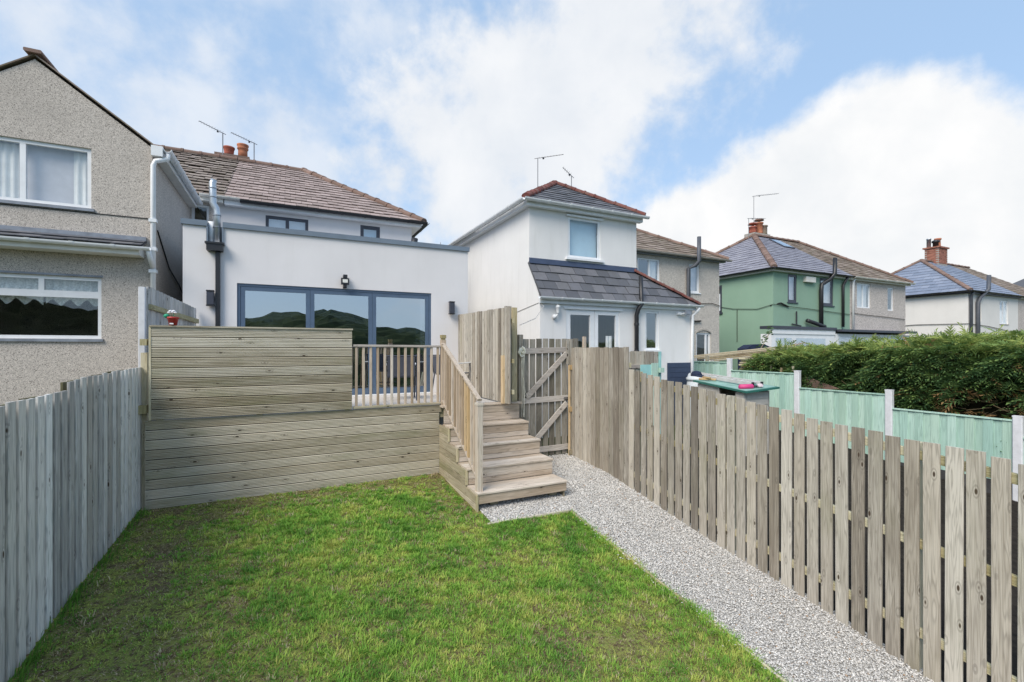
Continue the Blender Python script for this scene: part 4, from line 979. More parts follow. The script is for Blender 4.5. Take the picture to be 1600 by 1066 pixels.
window(h4, 13.16, 13.68, 2.06, 3.11, 12.33, [], .065, M_upvc, M_glass_sky, (), M_blind, M_upvc)
window(h4, 13.52, 14.25, -1.2, .59, 12.33, [14.05], .06, M_upvc, M_glass)
arch = B(); arch.prism([(13.50+.77*k/10, 12.29, .58+.10*math.sin(math.pi*k/10)) for k in range(11)] + [(14.27-.77*k/10, 12.29, .62+.13*math.sin(math.pi*k/10)) for k in range(11)], (0, -.02, 0)); arch.build('arch_lintel', M_mortar, h4)
B().box(10.2, 14.9, 12.16, 12.298, 3.25, 3.335).build('soffit', M_lead, h4); gutter(h4, (10.2, 12.06, 3.34), (15.08, 12.06, 3.34), M_mortar, .06, .8)
B().tube([(13.27, 11.95, 4.02), (13.27, 11.95, 3.15), (13.20, 12.05, 3.0), (13.04, 12.22, 2.9), (13.03, 12.22, -1)], .07, 12).build('flue_pipe', M_dpipe, h4, True)
B().tube([(12.9, 12.28, 1.72), (13.6, 12.27, 1.66), (14.3, 12.27, 1.70), (14.72, 12.27, 1.62)], .012, 5).tube([(12.6, 12.28, .95), (13.7, 12.25, 1.02)], .03, 5).build('cable', M_cable, h4)

# ------------------------------------------------------------------ green house and its pebbledashed half
h5 = thing('green_house', 'pale green rendered house with a grey slate hipped roof', 'house', (20, 14, -1.8))
h6 = thing('pebbledashed_semi', 'pinkish pebbledashed house joined to the right of the green house', 'house', (26, 14, -1.8))
a5, c6 = main_roof((h5, h6), 17.95, 28.85, 23.55, 12.32, 3.36, 16.0, 5.84, (M_slate3, M_moss2), 21.7, 25.3, tw=.32, ex=.26)
for q0, q1, hh in (((17.95, 12.32, 3.38), (21.7, 16, 5.87), h5), ((21.7, 16, 5.87), (23.5, 16, 5.87), h5), ((17.95, 19.68, 3.38), (21.7, 16, 5.87), h5), ((23.55, 16, 5.87), (25.3, 16, 5.87), h6), ((28.85, 12.32, 3.38), (25.3, 16, 5.87), h6)):
    ridge_tiles(a5 if hh is h5 else c6, q0, q1, .13, .42, M_ridge)
b = B().wallY(18.15, 23.65, -2.2, 3.3, 12.5, [(19.10, 19.71, 1.99, 3.18), (21.34, 22.35, 1.95, 3.17)], .10)
b.add([(18.15, 12.5, -2.2), (18.15, 12.5, 3.3), (18.15, 15.02, 3.3), (18.15, 15.02, -2.2)], [(0,1,2,3)]); b.add([(18.15, 15.02, -2.2), (18.15, 15.02, 1.7), (18.15, 15.7, 1.7), (18.15, 15.7, -2.2)], [(0,1,2,3)]); b.add([(18.15, 15.02, 2.95), (18.15, 15.02, 3.3), (18.15, 15.7, 3.3), (18.15, 15.7, 2.95)], [(0,1,2,3)]); b.add([(18.15, 15.7, -2.2), (18.15, 15.7, 3.3), (18.15, 19.5, 3.3), (18.15, 19.5, -2.2)], [(0,1,2,3)])
b.build('wall', M_green, h5)
sw = B().box(18.12, 18.17, 15.02, 15.09, 1.7, 2.95).box(18.12, 18.17, 15.63, 15.7, 1.7, 2.95).box(18.12, 18.17, 15.09, 15.63, 1.7, 1.77).box(18.12, 18.17, 15.09, 15.63, 2.88, 2.95).box(18.08, 18.149, 14.97, 15.75, 1.62, 1.69).build('window', M_dark, h5)
B().box(18.145, 18.15, 15.09, 15.63, 1.77, 2.88).build('pane', M_glass, sw)
window(h5, 19.10, 19.71, 1.99, 3.18, 12.52, [], .10, M_dark, M_glass_sky, (), M_blind, M_dark); window(h5, 21.34, 22.35, 1.95, 3.17, 12.52, [], .11, M_dark, M_glass_sky, (), M_curtain, M_dark)
B().box(20.15, 20.83, 12.36, 12.499, 2.90, 3.13).build('vent_box', M_fascia, h5)
B().box(17.98, 23.6, 12.35, 12.498, 3.22, 3.33).build('soffit', M_fascia, h5); B().box(17.98, 18.148, 12.5, 19.5, 3.22, 3.33).build('soffit', M_fascia, h5)
gutter(h5, (17.9, 12.26, 3.35), (23.55, 12.26, 3.35), M_black, .07, .9); gutter(h5, (17.9, 19.6, 3.35), (17.9, 12.26, 3.35), M_black, .07, .9)
B().tube([(21.95, 12.2, 4.05), (21.93, 12.2, 3.35), (21.75, 12.3, 3.1), (21.32, 12.4, 2.85), (21.28, 12.4, 2.6), (21.28, 12.4, .9)], .085, 12).tube([(21.45, 12.35, .98), (20.2, 12.35, 1.22)], .085, 10).build('soil_pipe', M_black, h5, True)
B().tube([(23.1, 12.28, 3.3), (23.05, 12.40, 3.05), (22.97, 12.42, 2.9), (22.97, 12.42, 1.0)], .06, 10).build('downpipe', M_black, h5, True)
B().tube([(19.3, 12.44, 1.05), (19.9, 12.44, .98)], .03, 6).tube([(19.6, 12.44, 1.0), (19.6, 12.44, 1.6)], .03, 6).build('waste_pipe', M_black, h5)
B().tube([(18.13, 15.6, 2.05), (18.12, 14.4, 1.80), (18.12, 13.2, 1.70), (18.12, 12.47, 1.85), (19.0, 12.46, 1.80), (20.6, 12.47, 1.74), (23.6, 12.47, 1.60)], .011, 5).tube([(18.12, 12.6, 1.80), (18.6, 12.46, 1.92), (19.1, 12.46, 1.78)], .03, 5).tube([(18.13, 14.2, 1.75), (18.13, 14.2, .3)], .014, 5).build('cable', M_cable, h5)
# roof window
ctr = Vector((22.80, 12.32+.80*3.68, 3.36+.80*2.48)); upn = Vector((0, 3.68, 2.48)).normalized(); nn_ = Vector((1,0,0)).cross(upn)
def onroof(s, t, h): return ctr+Vector((1,0,0))*s+upn*t+nn_*h
rw = B().prism([onroof(-.42,-.5,.02), onroof(.42,-.5,.02), onroof(.42,.5,.02), onroof(-.42,.5,.02)], nn_*.06).build('roof_window', M_dark, h5)
B().prism([onroof(-.34,-.42,.081), onroof(.34,-.42,.081), onroof(.34,.42,.081), onroof(-.34,.42,.081)], nn_*.004).build('pane', M_glass_sky, rw)
ck = B().box(21.75, 23.0, 16.0, 16.6, 5.3, 6.05).build('chimney', M_mortar, h5)
for x, m_, hh in ((21.95, M_terra, .35), (22.45, M_terra2, .62), (22.8, M_moss2, .5)):
    B().lathe((x, 16.25, 6.05), [(.20, 0), (.18, .1), (.18, hh-.08), (.21, hh-.06), (.21, hh)], 14).build('chimney_pot', m_, ck, True)
for x, hh in ((21.95, .35), (22.45, .62)):
    B().lathe((x, 16.25, 6.05+hh), [(.03, 0), (.03, .10), (.24, .11), (.2, .19), (.02, .22)], 14).build('cowl', M_terra if hh < .5 else M_ridge, ck, True)
aerial('tall roof aerial with a long boom on the green house', (22.1, 16.3, 6.0), (22.1, 16.3, 8.05), (23.6, 15.95, 8.30), n=11, el=.42)
aerial('short roof aerial left of the green house chimney pots', (21.3, 16.0, 5.6), (21.3, 16.0, 6.70), (22.6, 16.0, 6.85), n=8, el=.25)
# annexes
B().box(17.35, 21.6, 12.02, 12.49, -2.0, .60).build('annexe_wall', M_upvc, h5); B().box(17.30, 21.65, 11.95, 12.495, .80, .92).build('annexe_roof', M_dark, h5); B().box(17.36, 21.6, 11.99, 12.02, .601, .80).build('annexe_fascia', M_upvc, h5)
for xa, xb in ((17.6, 18.6), (18.9, 20.9)): B().box(xa, xb, 12.005, 12.019, -.9, .44).build('annexe_window', M_glass, h5)
b = B().wallY(23.65, 28.6, -2.2, 3.3, 12.5, [(24.24, 25.37, 1.95, 3.12), (26.91, 27.45, 1.9, 3.07)], .10); b.add([(28.6, 12.5, -2.2), (28.6, 19.5, -2.2), (28.6, 19.5, 3.3), (28.6, 12.5, 3.3)], [(0,1,2,3)]); b.build('wall', M_pebble3, h6)
window(h6, 24.24, 25.37, 1.95, 3.12, 12.53, [24.8], .06, M_upvc, M_glass_sky, (), M_curtain); window(h6, 26.91, 27.45, 1.9, 3.07, 12.53, [], .07, M_upvc, M_glass_sky)
B().box(23.6, 28.8, 12.35, 12.498, 3.22, 3.33).build('soffit', M_fascia, h6); gutter(h6, (23.6, 12.26, 3.35), (28.9, 12.26, 3.35), M_fascia, .07, .9)
B().tube([(23.80, 12.35, 3.3), (23.78, 12.42, 3.1), (23.78, 12.42, .9)], .05, 10).build('downpipe', M_upvc, h6, True)
B().tube([(23.7, 12.47, 1.68), (25, 12.47, 1.62), (26.5, 12.47, 1.58), (28.5, 12.47, 1.50)], .012, 5).build('cable', M_cable, h6)
B().box(21.66, 27.9, 12.02, 12.49, -2.0, .66).build('annexe_wall', M_upvc, h6); B().box(21.70, 28.0, 11.75, 12.495, .75, .85).build('annexe_roof', M_dark, h6)
B().box(21.9, 22.7, 12.005, 12.019, -.9, .5).build('annexe_window', M_glass, h6)

# ------------------------------------------------------------------ far houses
h7 = thing('cream_house', 'cream rendered house with a blue slate roof and brick chimney far right', 'house', (39, 14, -1.8))
h8 = thing('pebbledashed_semi', 'farthest pebbledashed house cut by the right edge of the picture', 'house', (45, 14, -1.8))
a7, c8 = main_roof((h7, h8), 35.3, 48.9, 42.4, 12.32, 3.38, 16.0, 5.98, (M_slate2, M_moss2), 38.7, 45.4, tw=.4, ex=.34)
for q0, q1 in (((35.3, 12.32, 3.40), (38.7, 16, 6.0)), ((38.7, 16, 6.0), (42.4, 16, 6.0)), ((35.3, 19.68, 3.40), (38.7, 16, 6.0))): ridge_tiles(a7, q0, q1, .13, .5, M_ridge)
ridge_tiles(c8, (42.4, 16, 6.0), (45.4, 16, 6.0), .13, .5, M_ridge)
b = B().wallY(35.5, 42.4, -2.2, 3.3, 12.5, [(36.67, 37.17, 1.64, 3.03), (39.7, 40.9, 1.54, 3.02)], .10); b.add([(35.5, 12.5, -2.2), (35.5, 12.5, 3.3), (35.5, 19.5, 3.3), (35.5, 19.5, -2.2)], [(0,1,2,3)]); b.build('wall', M_white3, h7)
window(h7, 36.67, 37.17, 1.64, 3.03, 12.53, [], .09, M_upvc, M_glass_sky, (2.55,)); window(h7, 39.7, 40.9, 1.54, 3.02, 12.53, [40.3], .09, M_upvc, M_glass_sky, curtains=[(40.5, 40.85, 1.6, 2.95, M_curtain)], sill=M_mortar)
B().box(35.32, 42.4, 12.35, 12.498, 3.22, 3.33).build('soffit', M_dark, h7); B().box(35.32, 35.498, 12.5, 19.5, 3.22, 3.33).build('soffit', M_dark, h7)
gutter(h7, (35.2, 12.26, 3.37), (42.4, 12.26, 3.37), M_black, .09, 1.2); gutter(h7, (35.2, 19.6, 3.37), (35.2, 12.26, 3.37), M_black, .09, 1.2)
B().tube([(35.6, 12.3, 3.3), (35.62, 12.4, 3.1), (35.62, 12.4, -1)], .075, 10).build('downpipe', M_dpipe, h7, True)
B().tube([(37.3, 12.2, 4.35), (37.25, 12.2, 3.5), (36.6, 12.35, 3.0), (36.42, 12.38, 2.7), (36.42, 12.38, -1)], .10, 10).build('soil_pipe', M_dpipe, h7, True)
B().tube([(35.47, 18, 1.0), (35.46, 17.5, 1.35), (35.46, 15, 1.5), (35.46, 12.47, 1.45), (38, 12.46, 1.35), (42.3, 12.46, 1.0)], .018, 5).build('cable', M_cable, h7)
ck = B().box(40.02, 41.28, 15.62, 16.38, 5.3, 6.93).build('chimney', M_mortar, h7)
bw = B().box(0, .235, 0, .018, 0, .075).mesh('brick', M_brick)
for r in range(14):
    z = 5.86+r*.0765*1.0
    for k in range(6):
        x = 40.02+.02+(k*.245-(.12 if r % 2 else 0))
        if 39.99 < x < 41.07: link('brick', bw, ck, None, Matrix.Translation((x, 15.605, z)))
    for k in range(4):
        y = 15.62+.02+(k*.245-(.12 if r % 2 else 0))
        if 15.59 < y < 16.16: link('brick', bw, ck, None, Matrix.Translation((40.005, y, z)) @ Matrix.Rotation(R(90), 4, 'Z') @ Matrix.Translation((0, -.015, 0)))
B().box(39.93, 41.37, 15.53, 16.47, 6.932, 7.03).build('chimney_cap', M_brick, ck)
B().lathe((40.9, 16, 7.03), [(.2, 0), (.17, .1), (.15, .55), (.2, .58), (.2, .68)], 14).build('chimney_pot', M_terra2, ck, True)
B().lathe((40.35, 15.9, 7.03), [(.16, 0), (.16, .3), (.22, .32), (.22, .42), (.1, .5)], 14).build('chimney_pot', M_black, ck, True)
B().lathe((40.15, 16.2, 7.03), [(.12, 0), (.12, .55), (.14, .55), (.14, .62)], 12).build('chimney_pot', M_steel, ck, True)
b = B().wallY(42.4, 48.6, -2.2, 3.3, 12.5, [(44, 45.2, 1.6, 3.0)]); b.build('wall', M_pebble3, h8)
window(h8, 44, 45.2, 1.6, 3.0, 12.53, [44.6], .09, M_upvc, M_glass_sky); B().box(42.4, 48.8, 12.35, 12.498, 3.22, 3.33).build('soffit', M_fascia, h8); gutter(h8, (42.4, 12.26, 3.37), (48.9, 12.26, 3.37), M_black, .09, 1.2)
h9 = thing('slate_roofed_house', 'distant house showing only a sliver of slate roof at the right edge', 'house', (56, 15, -1.8))
slab(h9, [(52.6, 12.3, 3.4), (62, 12.3, 3.4), (62, 16, 6.0), (56, 16, 6.0)], .05, M_slate, 'roof'); slab(h9, [(52.6, 12.3, 3.4), (56, 16, 6.0), (52.6, 19.7, 3.4)], .05, M_slate, 'hip_roof')
b = B().wallY(52.8, 62, -2.2, 3.35, 12.5); b.add([(52.8, 12.5, -2.2), (52.8, 12.5, 3.35), (52.8, 19.5, 3.35), (52.8, 19.5, -2.2)], [(0,1,2,3)]); b.build('wall', M_white3, h9)
aerial('roof aerial with a level boom over the left of the white neighbour house', (6.68, 12.0, 4.40), (6.68, 12.0, 5.67), (7.24, 11.46, 5.68), n=9, el=.12)
aerial('small roof aerial with a tilted boom over the right of the white neighbour house', (7.54, 11.5, 3.72), (7.54, 11.5, 5.12), (7.30, 11.6, 5.36), n=5, el=.30)
# ------------------------------------------------------------------ neighbour's garden
XT = 10.7
tq = thing('turquoise_fence', 'turquoise board fence stepping down between white concrete posts', 'fence', (XT, 6, -2.2))
PY = [10.45, 8.61, 6.77, 4.94, 3.15, 1.32]; PT = [-.12, -.255, -.51, -.81, -1.094, -1.38]; TT = [-.36, -.57, -.90, -1.165, -1.43]
for y, z in zip(PY, PT):
    b = B().bar((XT, y, float(zr(y))-.4), (XT, y, z-.02), .10, .12, .012); b.prism([(XT-.05, y-.06, z-.02), (XT+.05, y-.06, z-.02), (XT+.05, y+.06, z-.02), (XT-.05, y+.06, z-.02)], (0, 0, .02)); b.build('concrete_post', M_conc, tq)
for i in range(5):
    ya, yb = PY[i]-.062, PY[i+1]+.062; k = 14; w_ = (ya-yb)/k; zb = max(TT[i]-1.40, -2.26+.02*i)
    for j in range(k):
        y = ya-w_*(j+.5)
        B().bar((XT+(-.008 if j % 2 else .006), y, zb), (XT+(-.008 if j % 2 else .006), y, TT[i]-.025), .014, w_+.012, .003, (1, -.05, 0)).build('fence_board', M_turq, tq)
    B().box(XT-.035, XT+.03, yb, ya, TT[i]-.024, TT[i]).build('capping', M_turq, tq)
    B().box(XT-.02, XT+.02, yb, ya, zb-1.0, zb-.002).build('gravel_board', M_gboard, tq)
# short panels just behind the gate
pn = thing('low_fence', 'short turquoise-edged board panel in the neighbouring garden behind the tall fence boards', 'fence', (6.3, 7.4, -1.9))
for k in range(9):
    x = 5.98+.125*k; B().bar((x, 7.42, -1.9), (x, 7.42, -.055+random.uniform(-.01, .01)), .112, .02, .003).build('panel_board', M_picket, pn)
B().bar((5.95, 7.395, -.36), (6.62, 7.395, -.37), .03, .075, .003, (0,1,0)).build('rail', M_brace, pn)
B().box(7.05, 7.10, 7.39, 7.45, -1.9, -.06).build('painted_edge', M_turqg, pn)
B().box(6.52, 6.85, 7.365, 7.385, -.62, -.33).build('painted_patch', M_turqg, pn)
B().box(6.80, 6.98, 7.35, 7.364, -1.6, -.30).build('painted_board', M_turq, pn); B().box(6.99, 7.10, 7.30, 7.364, -.50, -.40).build('latch_block', M_turq, pn)
pq = thing('low_fence', 'low weathered palings and post showing above the fence beside the gate', 'fence', (5.0, 7.6, -1.9))
for k in range(3): B().bar((4.82+.13*k, 7.6, -1.9), (4.82+.13*k, 7.6, .19+random.uniform(-.01, .01)), .115, .02, .003).build('panel_board', M_gate, pq)
B().bar((5.27, 7.58, -1.9), (5.27, 7.58, .24), .06, .06).build('post', M_bal, pq)

# storage box with its lid, and what lies on it
sx = thing('storage_box', 'beige plastic storage box with a dark green lid in the next garden', 'storage box', (8.1, 6.6, -2.1))
def sbp(s, t, z): return (7.70+.98*.0+ s*.78*.985+t*1.55*.20, 5.85+s*.78*-.06+t*1.55*.98, z)
B().prism([sbp(.90, .06, -2.1), sbp(.95, .06, -2.1), sbp(.95, .94, -2.1), sbp(.90, .94, -2.1)], (0, 0, 1.28)).build('back_panel', M_cream, sx)
for (s0, s1, t0, t1, zt_, nm) in ((.06, .10, .06, .20, -.835, 'front_panel'), (.06, .10, .50, .94, -.755, 'front_panel'), (.10, .95, .06, .09, -.835, 'side_panel'), (.10, .95, .91, .94, -.75, 'side_panel')):
    B().prism([sbp(s0, t0, -2.1), sbp(s1, t0, -2.1), sbp(s1, t1, -2.1), sbp(s0, t1, -2.1)], (0, 0, 2.1+zt_)).build(nm, M_cream, sx)
for z in (-1.20, -1.08, -.96): B().prism([sbp(.16, .052, z), sbp(.88, .052, z), sbp(.88, .059, z), sbp(.16, .059, z)], (0, 0, .07)).build('panel_rib', M_cream, sx)
LIDZ = [-.805, -.775, -.69, -.71]
lid = B().prism([(7.66, 5.80, -.83), (8.50, 5.72, -.77), (8.90, 7.25, -.70), (7.98, 7.36, -.725)], (0, 0, .035)).build('lid', M_lid, sx)
B().prism([(7.70, 5.84, -.794), (8.46, 5.77, -.734), (8.85, 7.22, -.664), (8.0, 7.32, -.689)], (0, 0, .006)).build('lid_top', M_lidtop, lid)
ld = thing('folded_ladder', 'folded aluminium ladder lying on the storage box lid', 'ladder', (8.2, 6.6, -.66))
M_alu = plain('weathered aluminium', (.55, .54, .53), .5, .5, .1)
for dx, dz in ((0, 0), (.26, .01)):
    B().bar((8.06+dx, 5.98, -.685+dz), (8.50+dx, 7.9, -.60+dz), .025, .07, .004, (1,0,0)).build('stile', M_alu, ld)
for k in range(7):
    t = .06+k*.145; B().tube([(8.06+.44*t, 5.98+1.92*t, -.675+.085*t), (8.32+.44*t, 5.98+1.92*t, -.665+.085*t)], .014, 6).build('rung', M_alu, ld)
for dx in (0, .26): B().box(8.045+dx, 8.085+dx, 5.95, 5.985, -.725, -.645).build('end_cap', M_black, ld)
pk = thing('spray_bottle', 'magenta plastic bottle lying on the front edge of the storage box lid', 'bottle', (7.9, 5.95, -.74))
B().tube([(7.80, 6.08, -.735), (7.81, 6.06, -.735), (8.0, 5.93, -.725), (8.02, 5.915, -.725)], [.02, .05, .05, .02], 12).build('body', M_pinkp, pk, True); B().tube([(8.02, 5.915, -.725), (8.07, 5.88, -.722)], .022, 10).build('cap', M_black, pk, True)
rg = thing('crumpled_bag', 'pale crumpled plastic bag beside the magenta bottle', 'bag', (8.12, 5.86, -.73))
b = B(); b.lathe((8.13, 5.87, -.745), [(.02, 0), (.055, .02), (.06, .045), (.03, .075), (.005, .08)], 9); b.v = [(x+random.uniform(-.012, .012), y+random.uniform(-.012, .012), z) for x, y, z in b.v]; b.build('bag', plain('pale bag', (.62, .52, .56), .6, .3, .1), rg)
cp = thing('navy_cap', 'navy blue cloth cap at the far end of the storage box lid', 'cap', (8.3, 7.5, -.66))
b = B(); b.lathe((8.30, 7.55, -.62), [(.12, 0), (.12, .05), (.09, .10), (.03, .12)], 12); b.prism([(8.16, 7.45, -.60), (8.05, 7.30, -.615), (8.18, 7.25, -.615), (8.36, 7.40, -.60)], (0, 0, .012)); b.build('cloth', M_cap, cp)
tag(B().bar((8.05, 7.25, -.655), (8.22, 6.95, -.66), .06, .04, .006).build('timber_offcut', M_newpost), 'longer yellowish timber offcut lying on the storage box lid', 'offcut')
tag(B().bar((8.12, 7.2, -.62), (8.10, 7.0, -.625), .05, .03, .005).build('timber_offcut', M_newpost), 'shorter yellowish offcut resting on the longer one on the lid', 'offcut')
rc = thing('red_can', 'red plastic can showing in the gap under the storage box lid', 'can', (7.85, 6.35, -1.3))
B().lathe((7.83, 6.30, -1.35), [(.10, 0), (.12, .02), (.12, .30), (.07, .36), (.06, .40), (.03, .42)], 14).build('body', M_red, rc, True)
wb = thing('water_butt', 'pale plastic water butt at the corner of the white neighbour house', 'water butt', (9.2, 8.35, -1.9))
B().lathe((9.17, 8.30, -1.95), [(.24, 0), (.28, .3), (.28, .9), (.25, 1.15), (.245, 1.16)], 20).build('barrel', M_butt, wb, True)
B().lathe((9.17, 8.30, -.79), [(.27, 0), (.275, .06), (.24, .09), (.22, .16), (.19, .18), (.02, .19)], 20).build('lid', M_butt, wb, True)
ll = thing('lantern', 'small white carriage lantern on the wall left of the french doors', 'lantern', (5.27, 8.7, .7))
B().lathe((5.29, 8.60, .77), [(.03, 0), (.035, .02), (.05, .13), (.06, .14), (.03, .18), (.005, .19)], 10).build('lamp', M_upvc, ll, True); B().tube([(5.24, 8.69, .70), (5.24, 8.63, .68), (5.29, 8.60, .77)], .015, 6).lathe((5.24, 8.66, .66), [(.04, 0), (.045, .05), (.03, .09)], 10).build('bracket', M_upvc, ll, True)
f2 = thing('security_light', 'small white security light on the wall near the corner of the white neighbour house', 'security light', (9.05, 8.7, .85))
B().box(8.86, 8.96, 8.62, 8.699, .86, .92).tube([(8.95, 8.64, .88), (9.05, 8.60, .90)], .02, 6).build('sensor', M_upvc, f2); B().box(9.03, 9.20, 8.54, 8.60, .86, .97).box(9.045, 9.185, 8.535, 8.539, .875, .955).build('housing', M_lead, f2)

# timber store beyond the turquoise fence
tp = thing('timber_lean_to', 'lean-to roof of old boards sloping under the hedge beyond the turquoise fence', 'lean-to', (12, 9.2, -1.8))
for k in range(5):
    B().bar((11.0+.10*k, 10.6-.22*k, -.27-.02*k), (13.4, 8.55-.16*k, .10-.035*k), .12, .03, .004, (0,1,0)).build('roof_board', M_oldpole, tp)
for x, y in ((11.1, 9.7), (13.0, 8.5)): B().bar((x, y, -2.1), (x, y, -.2), .08, .08).build('post', M_oldpole, tp)
for k in (0, 1, 2, 3, 4, 5, 6):
    z = -.60+.055*k; tag(B().bar((10.98+.04*(k % 3), 8.55, z), (11.9+random.uniform(-.1, .1), 7.5, z-.02), .09, .038, .004).build('timber_rail', random.choice((M_oldpole, M_rail))), ('bottom', 'second lowest', 'third lowest', 'middle', 'third highest', 'second highest', 'topmost')[k]+' rail of the old timber stack behind the turquoise fence', 'timber', 'stacked fence rails under the lean-to')
for y, z, lb in ((7.62, -.38, 'tallest wooden stake behind the turquoise fence, nearest the timber lean-to'), (7.35, -.47, 'shortest wooden stake behind the turquoise fence, between the other two stakes'), (7.05, -.42, 'wooden stake behind the turquoise fence, farthest right of the three stakes')):
    tag(B().bar((10.93, y, -1.9), (10.95, y-.02, z), .045, .045).build('wooden_stake', M_oldpole), lb, 'stake', 'stakes behind the turquoise fence')
br_ = thing('brown_board', 'dark red-brown board leaning behind the turquoise fence below the hedge', 'board', (10.95, 6.3, -1.2))
B().bar((10.95, 6.74, -.78), (11.0, 5.95, -1.05), .03, .26, .004, (1,0,0)).build('panel', M_ridge, br_)
bx = thing('tarpaulin_cover', 'dark covered object at the foot of the green house wall', 'cover', (16.4, 12.0, -1.6))
B().prism([(15.9, 12.0, -1.6), (17.2, 12.0, -1.6), (17.3, 12.0, .05), (16.9, 12.0, .18), (16.2, 12.0, .15), (15.85, 12.0, .0)], (0, .4, 0)).build('tarpaulin', M_cap, bx)

# ------------------------------------------------------------------ deck furniture
def chair(label, x, y, rz):
    t = thing('garden_chair', label, 'chair', (x, y, DZ), 'grey garden chairs on the deck')
    Mx = Matrix.Translation((x, y, DZ)) @ Matrix.Rotation(rz, 4, 'Z')
    def bb(nm, b, m): b.v = [tuple(Mx @ Vector(v)) for v in b.v]; b.build(nm, m, t)
    bb('seat', B().prism([(-.23, -.24, .42), (.23, -.24, .42), (.23, .22, .40), (-.23, .22, .40)], (0, 0, .018)), M_sling)
    bb('backrest', B().prism([(-.23, .22, .42), (.23, .22, .42), (.23, .34, .76), (-.23, .34, .76)], (0, .016, 0)), M_sling)
    for sx_ in (-.26, .26):
        bb('leg', B().tube([(sx_, -.26, 0), (sx_, -.24, .42), (sx_, -.22, .62)], .013, 8), M_dark)
        bb('leg', B().tube([(sx_, .30, 0), (sx_, .22, .40), (sx_, .345, .78)], .013, 8), M_dark)
        bb('armrest', B().bar((sx_, -.26, .63), (sx_, .28, .62), .045, .02, .004), M_upvc)
    bb('crossbar', B().tube([(-.26, .345, .775), (.26, .345, .775)], .013, 8).tube([(-.26, -.25, .2), (.26, -.25, .2)], .01, 6), M_dark)
chair('grey sling garden chair seen through the balustrade', 1.80, 8.25, R(170)); chair('grey sling garden chair beside the tall board screen', 2.86, 8.55, R(118))
fp = thing('flower_pot', 'small red pot with a toy flower standing on top of the privacy screen', 'flower pot', (-1.31, 7.11, .292))
b = B().lathe((-1.31, 7.11, .292), [(.042, 0), (.058, .085), (.066, .088), (.066, .108), (.055, .108), (.05, .09)], 18); b.build('pot', M_red, fp, True)
B().box(-1.335, -1.295, 7.05, 7.053, .305, .322).build('sticker', M_upvc, fp)
B().tube([(-1.31, 7.11, .38), (-1.30, 7.11, .46)], .004, 5).tube([(-1.33, 7.11, .38), (-1.36, 7.10, .43)], .004, 5).build('stem', M_leafgreen, fp)
b = B()
for k, (dx, dz) in enumerate(((-.035, .03), (0, .035), (.03, .03), (.015, .05), (-.02, .05))):
    b.lathe((-1.315+dx, 7.10, .425+dz), [(.004, -.012), (.018, -.006), (.02, .0), (.016, .008), (.004, .012)], 10)
b.build('petals', M_petal, fp, True)
B().lathe((-1.375, 7.10, .41), [(.004, -.03), (.022, -.018), (.034, 0), (.024, .02), (.004, .03)], 12).build('leaf', M_leafgreen, fp, True)

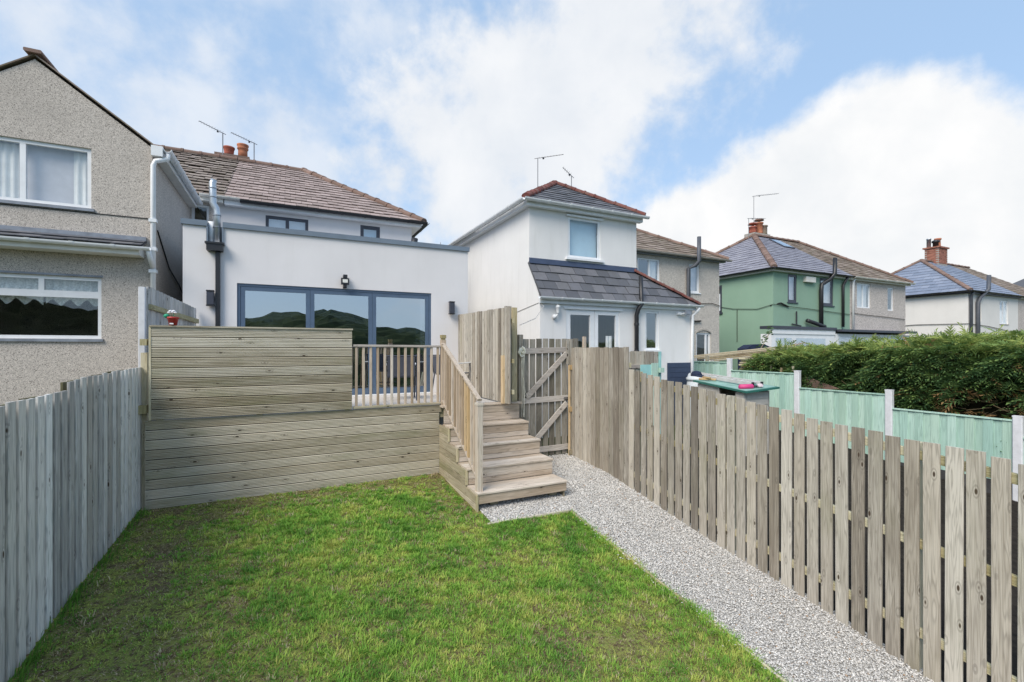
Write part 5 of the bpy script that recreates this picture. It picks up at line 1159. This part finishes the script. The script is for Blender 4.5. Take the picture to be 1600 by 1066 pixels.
# ------------------------------------------------------------------ conifer hedge
def make_hedge():
    hd = thing('conifer_hedge', 'dense dark green conifer hedge rising behind the turquoise fence', 'hedge', (12.3, 5.5, -2.3))
    def surf(x, y): return 0
    topz = lerpf([(-1, -.2), (2, -.02), (3.2, .02), (4.2, .05), (5.2, -.02), (6.2, -.12), (7.0, -.17), (7.8, -.22), (8.4, -.32), (9.2, -.4)])
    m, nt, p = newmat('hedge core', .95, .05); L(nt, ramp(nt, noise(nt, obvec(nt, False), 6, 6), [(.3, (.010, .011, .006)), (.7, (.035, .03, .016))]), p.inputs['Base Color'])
    def core(u, v):                       # u along y, v round the section
        y = u; t = topz(y)-.13; x0 = 11.35; zz = float(zr(y))-.1
        pts = [(x0, zz), (x0-.05, -.9), (x0+.1, t-.15), (x0+.5, t), (x0+1.8, t), (x0+2.1, zz)]
        a = pts[v]; return (a[0]+.1*math.sin(y*5+v*2), y, a[1]+.06*math.sin(y*7+v))
    B().sheet(core, np.linspace(-.5, 8.0, 60), list(range(6))).build('inner_branches', m, hd)
    n = 26000
    y = np.random.uniform(-.6, 8.35, n)
    sec = np.random.uniform(0, 1, n)
    face = np.random.uniform(0, 1, n) < .62
    tz = topz(y); gzz = zr(y)
    lump = .5+.5*np.sin(y*2.3+1.1)*np.sin(y*5.1)
    z = np.where(face, gzz+.75+(tz-gzz-.75)*np.random.uniform(0, 1, n)**.8, tz+np.random.normal(0, .05, n))
    rel = np.clip((tz-z)/(tz-gzz), 0, 1)
    bulge = .34*np.sin(y*3.1+z*2.2)*np.sin(z*4.1+y*1.2)+.12*np.sin(y*7.3+z*5)
    x = np.where(face, 11.18-.20*np.sin(np.pi*np.clip(1-rel, 0, 1))+bulge*.7+np.random.exponential(.09, n), 11.2+np.random.uniform(0, 1.9, n))
    z = np.where(face, z, z+.10*np.sin(y*4+x*3)+.07*np.sin(y*11+x*5))
    x = np.maximum(x, 11.02+.05*np.sin(y*9))
    # thin, brown patch low down near the camera
    brown = np.exp(-((y-3.6)/.75)**2-((z+1.05)/.30)**2)
    keep = np.random.uniform(0, 1, n) > brown*1.05; x, y, z, face, brown = x[keep], y[keep], z[keep], face[keep], brown[keep]; n = len(x)
    nb = 7
    dirx = np.where(face, -1.0, np.random.uniform(-1, 1, n)); diry = np.random.normal(0, .75, n); dirz = np.where(face, np.random.normal(.10, .35, n), np.random.uniform(.15, .8, n))
    d = np.stack([dirx, diry, dirz], 1); d /= np.linalg.norm(d, axis=1)[:, None]
    up = np.tile([0, 0, 1.0], (n, 1))+np.random.normal(0, .35, (n, 3)); s = np.cross(d, up); s /= np.linalg.norm(s, axis=1)[:, None]; nn = np.cross(s, d)
    ln = np.random.uniform(.09, .27, n); P = np.stack([x, y, z], 1)
    VV = []; FF = []
    for k in range(nb):
        f = (k+.5)/nb; sg = 1 if k % 2 else -1
        base = P + d*(ln*f)[:, None] - nn*(ln*f*f*.35)[:, None]
        tip = base + (s*sg*.62+d*.75)*(ln*(.62-.38*f))[:, None] - nn*(ln*np.random.uniform(0, .16, n))[:, None]
        wv = d*(ln*.11)[:, None]
        VV += [base-wv, base+wv, tip+wv*.35]
    V = np.stack(VV, 1).reshape(-1, 3); F = np.arange(len(V)).reshape(-1, 3)
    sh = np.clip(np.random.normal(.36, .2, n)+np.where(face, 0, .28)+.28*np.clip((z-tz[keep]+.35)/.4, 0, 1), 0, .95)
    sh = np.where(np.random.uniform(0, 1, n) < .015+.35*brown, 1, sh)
    m, nt, p = newmat('conifer sprays', .7, .2); at = N(nt, 'ShaderNodeAttribute', attribute_name='shade')
    L(nt, ramp(nt, at.outputs['Fac'], [(0, (.05, .115, .055)), (.35, (.11, .20, .075)), (.7, (.20, .30, .09)), (.95, (.31, .38, .11)), (1, (.34, .21, .10))]), p.inputs['Base Color']); translucent(nt, p, p.inputs['Base Color'].links[0].from_socket, .3)
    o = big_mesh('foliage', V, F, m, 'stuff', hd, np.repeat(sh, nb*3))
    b = B()
    for k in range(60):
        y = random.gauss(3.5, .9); z = random.uniform(-1.5, -.55)
        b.tube([(11.5, y, z), (11.2, y+random.uniform(-.15, .15), z+random.uniform(-.05, .12)), (11.05, y+random.uniform(-.25, .25), z+random.uniform(-.1, .18))], .006, 4)
    b.build('bare_twigs', M_oldpole, hd)['kind'] = 'stuff'
make_hedge()
sg = thing('sapling', 'thin leafy sapling in front of the green house wall', 'sapling', (14.2, 10.5, -1.8))
b = B().tube([(14.3, 10.5, -1.8), (14.4, 10.5, -.2), (14.9, 10.5, .35), (15.1, 10.5, .62)], .012, 5); b.build('stem', M_oldpole, sg)
b = B()
for k in range(70):
    t = random.uniform(.0, 1); x = 14.35+.75*t+random.uniform(-.16, .16); z = -.25+.85*t+random.uniform(-.16, .16); a = random.uniform(0, 6.28); r_ = random.uniform(.04, .085)
    b.add([(x, 10.5+random.uniform(-.1, .1), z), (x+r_*math.cos(a), 10.45, z+r_*math.sin(a)), (x+r_*math.cos(a+.7), 10.52, z+r_*math.sin(a+.7))], [(0, 1, 2)])
b.build('leaves', plain('sapling leaf', (.07, .14, .045), .7, .2, .3), sg)

# ------------------------------------------------------------------ wooded hillside behind the camera (seen in the glass)
m, nt, p = newmat('wooded hillside', .95, .05)
L(nt, ramp(nt, noise(nt, obvec(nt, False), .18, 8, .7), [(.3, (.018, .024, .014)), (.55, (.035, .05, .022)), (.75, (.06, .065, .035))]), p.inputs['Base Color'])
def hill(u, v):
    d = 90+v*200; x = math.sin(u)*d; y = -math.cos(u)*d
    h = -18+v*(35-24*u+5*math.sin(u*9.1+.6)+2*math.sin(u*23)) + (random.uniform(-1.2, 1.2) if v > .1 else 0)
    return (x, y, h)
structure(B().sheet(hill, np.linspace(-1.25, 1.25, 240), np.linspace(0, 1, 40)).build('hill', m))
